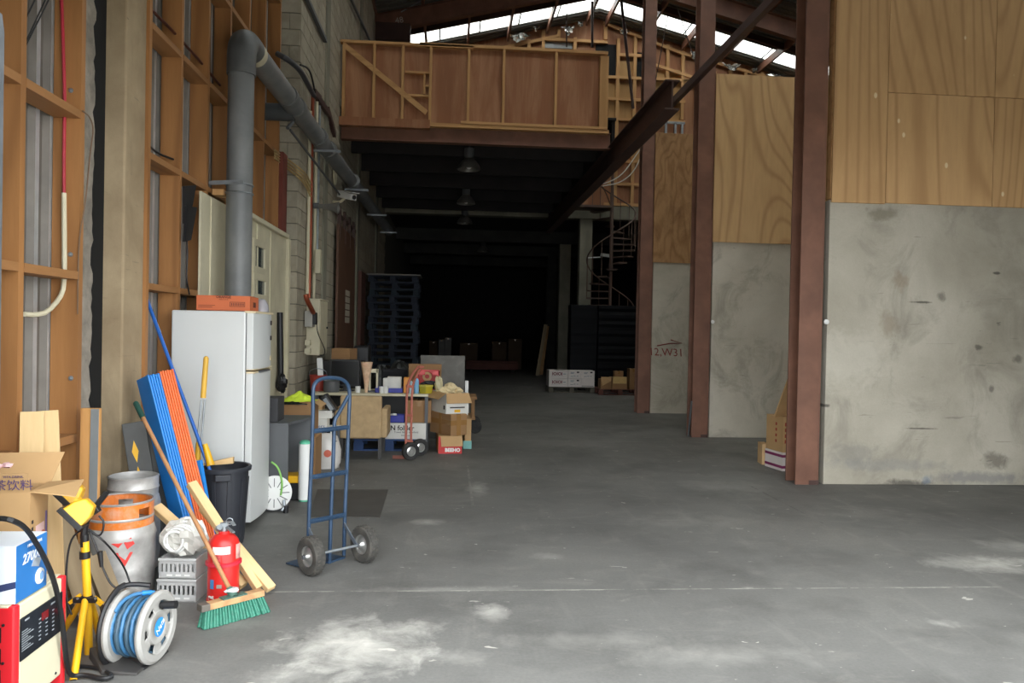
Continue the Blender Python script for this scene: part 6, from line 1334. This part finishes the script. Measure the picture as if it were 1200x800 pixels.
# white cartons on a pallet
def fpx(lab, x0, y0, x1, y1, Y, dep, mat, z0, group=None, name='carton', tape=True):
    a = PY(x0, y0, Y); b = PY(x1, y1, Y); return carton(lab, ((a.x+b.x)/2, Y+dep/2, z0), (b.x-a.x-.004, dep, a.z-z0-.006), 0, mat, name=name, tape=tape, group=group, flapmat=mat)
Yw = 19.3; pw = pallet('grey timber pallet under the white printed cartons', (PY(670,460,Yw).x, Yw+.32, .002), P('grey_pallet', (92,88,76), .8, 0, .2, 5), PY(697,460,Yw).x-PY(643,460,Yw).x, .62, 0, 'pallets near the wrapped loads')
wcc = P('white_print_carton', (222,214,208), .6, 0, .05, 6); pkk = P('maroon_print', (120,40,50), .6)
for r in range(2):
    z0 = .148+r*(PY(670,434,Yw).z-.148)/2; z1 = .148+(r+1)*(PY(670,434,Yw).z-.148)/2
    for c, (x0, x1) in enumerate(((643.5,665.5),(665.5,681),(681,697))):
        a, b = PY(x0,445,Yw).x, PY(x1,445,Yw).x
        t = carton('white carton on the far pallet, %s row, %s' % (('lower','upper')[r], ('left with maroon circles','middle','right')[c]), ((a+b)/2, Yw+.3, z0), (b-a-.006, .55, z1-z0-.01), 0, wcc, name='white_carton', tape=False, group='white cartons on the far pallet', flapmat=wcc)
        h_ = z1-z0
        if c == 0: text('IOIOI', .11, pkk, t, (-.03,-.276,h_*.55), (1,0,0), (0,0,1), bold=.004); MB().bb((.12,-.277,h_*.5),(.19,-.2755,h_*.6)).build('grey_print', M['galv'], t); MB().bb((-.18,-.277,h_*.25),(.19,-.2755,h_*.27)).build('grey_print', M['galv'], t)
        elif r == 0 and c == 2: MB().bb((-.15,-.277,h_*.1),(.15,-.2755,h_*.16)).build('black_print', M['ink'], t)
        else:
            MB().bb((.06,-.277,h_*.7),(.12,-.2755,h_*.88)).build('black_print', M['ink'], t)
            for (x, z, w_) in ((-.1,.72,.1),(-.1,.6,.08),(-.02,.3,.05),(.06,.3,.04),(-.1,.25,.07)): MB().bb((x,-.277,h_*z),(x+w_,-.2755,h_*(z+.08))).build('grey_print', M['galv'], t)
Yv = 18.75; pv2 = pallet('red brown timber pallet under the brown cartons by the post', (PY(727,463,Yv).x, Yv+.45, .002), P('redbrown_pallet', (98,58,48), .8, 0, .2, 5), PY(753,460,Yv).x-PY(702,460,Yv).x, .9, 0, 'pallets near the wrapped loads')
zp = .148
t = fpx('open brown carton on the red brown pallet, left', 704, 444, 716.5, 457, Yv, .35, M['card_dark'], zp); MB().prism([(-.13,-.175,.30),(.13,-.175,.30),(.12,-.2,.20),(-.10,-.21,.08)], (0,-.004,0)).build('flap', M['card'], t)
t = fpx('brown carton with a hanging tan flap on the red brown pallet, middle', 717.5, 442, 735, 457, Yv-.0, .4, M['card_dark'], zp); MB().bb((-.17,-.21,.14),(.17,-.205,.31)).build('flap', P('tan_flap', (214,182,120), .8), t)
zq = PY(726,442,Yv).z; fpx('small brown carton on top of the middle one', 720.5, 434.5, 730.5, 442, Yv+.1, .2, M['card_dark'], zq+.003)
fpx('tall brown carton with pale label beside the far post', 738, 432, 747, 457, Yv, .3, M['card_dark'], zp)
# leaning boards in the deep bay
for i, (x0, x1, c_) in enumerate(((629.5,639.5,M['grey_wood']),(634,641.5,M['ply_dark']))):
    a = PZ(x0, 440-i); b = PY(x1, 380+i*2, a.y+.35); d_ = b-a; o = MB().bb((-.06,-.015,0),(.06,.015,d_.length)).build('leaning_plank', c_, None); o.matrix_world = Matrix.Translation(a) @ axes(d_, (1,0,0)).to_4x4(); tag(o, ('pale plank leaning on the dark columns','dark plank leaning on the dark columns behind the pale one')[i], 'plank', 'planks leaning in the dark bay')
# cartons deep in the dark bay
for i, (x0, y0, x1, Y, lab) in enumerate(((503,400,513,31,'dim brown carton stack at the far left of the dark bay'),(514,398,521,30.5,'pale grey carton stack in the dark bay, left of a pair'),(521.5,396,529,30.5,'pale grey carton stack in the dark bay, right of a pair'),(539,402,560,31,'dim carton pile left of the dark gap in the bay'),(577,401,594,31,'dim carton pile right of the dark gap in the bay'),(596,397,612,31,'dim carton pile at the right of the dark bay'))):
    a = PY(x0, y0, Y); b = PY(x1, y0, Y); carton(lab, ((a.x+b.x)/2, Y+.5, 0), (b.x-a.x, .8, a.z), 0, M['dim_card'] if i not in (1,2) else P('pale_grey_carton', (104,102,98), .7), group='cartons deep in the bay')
for i in range(4): tag(MB().bb((PY(546,430,29).x, 28.6+i*.22, .1), (PY(606,430,29).x, 28.78+i*.22, .35+.06*(i % 2))).build('timber_beam', P('dark_red_timber%d' % i, (92,54,46), .8), None, bevel=.005), 'dark red timber lying on the floor of the dark bay, %s' % ('nearest','second','third','furthest')[i], 'timber', 'timbers lying in the dark bay')
for px in (552, 575, 600): 
    tag(MB().bb((PY(px,435,29).x-.06, 28.55, 0), (PY(px,435,29).x+.06, 29.5, .099)).build('timber_bearer', M['soot'], None), 'short bearer under the dark red timbers, %s' % {552:'left',575:'middle',600:'right'}[px], 'timber', 'bearers under the timbers')
# ---- behind the near right post
YK = 8.75; a = PZ(897, 549); 
t = carton('small plain tan carton on the floor beside the near post', (PY(905,540,YK).x, YK+.12, 0), (PY(914,540,YK).x-PY(897,540,YK).x+.02, .2, PY(905,521,YK).z), math.radians(-8), P('clean_card', (206,172,126), .75), tape=True)
xk0, xk1 = PY(914.5,530,8.35).x, PY(914.5,530,8.35).x+.26
t = carton('white carton with purple bands below a brown one behind the post', ((xk0+xk1)/2, 8.55, 0), (.26,.36,PY(920,531,8.35).z), math.radians(8), wcc, tape=False, flapmat=wcc); h_ = PY(920,531,8.35).z
for z in (.03, h_-.05): MB().bb((-.132,-.182,z),(.132,-.18,z+.03)).build('purple_band', P('purple_band', (130,40,90), .6), t); MB().bb((-.132,-.18,z),(-.1302,.18,z+.03)).build('purple_band', P('purple_band2', (130,40,90), .6), t)
t2_ = carton('brown carton with red printed characters standing on the white one', ((xk0+xk1)/2, 8.55, h_+.006), (.25,.34,PY(920,489,8.35).z-h_-.006), math.radians(8), M['card'], tape=False); hh2 = PY(920,489,8.35).z-h_
for k in range(4): MB().bb((-.127,-.05+.0,hh2*(.25+.16*k)),(-.1252,-.02,hh2*(.33+.16*k))).build('red_print', P('red_print_ink', (150,56,40), .7), t2_); MB().bb((-.1,-.1715,hh2*(.25+.16*k)),(-.06,-.17,hh2*(.35+.16*k))).build('red_print', P('red_print_ink2', (150,56,40), .7), t2_)
la = Vector((xk0+.05, 8.5, PY(920,489,8.35).z+.005)); lb2 = PY(929,432,8.2); lb2.x += .05; d_ = lb2-la; o = MB().bb((-.09,-.008,0),(.09,.008,d_.length)).build('flat_cardboard', M['card'], None); o.matrix_world = Matrix.Translation(la) @ axes(d_, (1,.5,0)).to_4x4(); tag(o, 'flat cardboard leaning on the back of the near post', 'cardboard')
a, b = PZ(806.5, 511), PY(810.5, 470, 11.0); tag(MB().cyl(a, b, .014, n=8).build('metal_rod', M['galv'], None, smooth=True), 'thin metal rod leaning against the middle post foot', 'rod')
# ---- roof odds: rods, foil scraps
def rod(p0, p1, Y, r_, lab, mat=None): a, b = PY(*p0, Y), PY(*p1, Y); tag(MB().cyl(b, a, r_, n=8).build('roof_rod', mat or M['steel_dark'], None, smooth=True), lab, 'rod')
rod((694,2), (694,55), 20.6, .035, 'dark hanging rod from the ridge, thickest'); rod((664,6), (664,55), 20.5, .018, 'thin dark hanging rod left of the ridge')
rod((727.5,-4), (742,127), 19.6, .04, 'dark slanting pipe hanging between the mezzanine and the far post'); rod((784,12), (768,96), 20.6, .014, 'thin dark wire slanting down right of the far post'); rod((790,-2), (812,64), 20.0, .014, 'thin pale stay wire running down to a foil scrap', M['galv']); rod((502,-4), (470,14), 18.4, .012, 'thin pale wire crossing the left rafter', M['galv'])
def foil(px, py, w_, h_, seed, lab):
    c = PY(px, py, 21.75); rnd_ = random.Random(seed); nx, ny = 8, 5; V = []; F = []
    for j in range(ny+1):
        for i in range(nx+1):
            u_ = i/nx-.5; v_ = j/ny; V.append((c.x+u_*w_*(1-.5*v_)+rnd_.uniform(-.04,.04), 21.75+rnd_.uniform(-.08,.08), c.z+h_*.5-v_*h_*(1-.6*abs(u_)*2*.8)-abs(u_)*w_*.0+rnd_.uniform(-.03,.03)))
    for j in range(ny):
        for i in range(nx): q_ = j*(nx+1)+i; F.append((q_, q_+1, q_+nx+2, q_+nx+1))
    o = MB().add(V, F).build('foil_scrap', M['foil'], None, fix=False); o.modifiers.new('s','SOLIDIFY').thickness = .01
    tag(o, lab, 'foil', 'torn insulation foil under the roof')
foil(608,45,.70,.26,1,'torn silver foil scrap hanging above the mezzanine, largest'); foil(628,33,.22,.25,2,'torn dull foil flap left of the ridge'); foil(666,37,.36,.28,3,'bright silver foil scrap below the ridge'); foil(680,29,.14,.14,4,'small silver foil tuft at the ridge')
foil(732,38,.3,.14,5,'torn silver foil scrap right of the ridge'); foil(812.5,65,.2,.2,6,'crumpled silver foil knot beside the middle post'); foil(858,79,.6,.18,7,'torn silver foil scrap above the clean plywood'); foil(884,83,.2,.1,8,'small foil scrap between two larger ones above the plywood'); foil(906,91,.5,.2,9,'torn silver foil scrap nearest the near post')
foil(836,70,.12,.2,10,'narrow foil tuft right of the middle post')
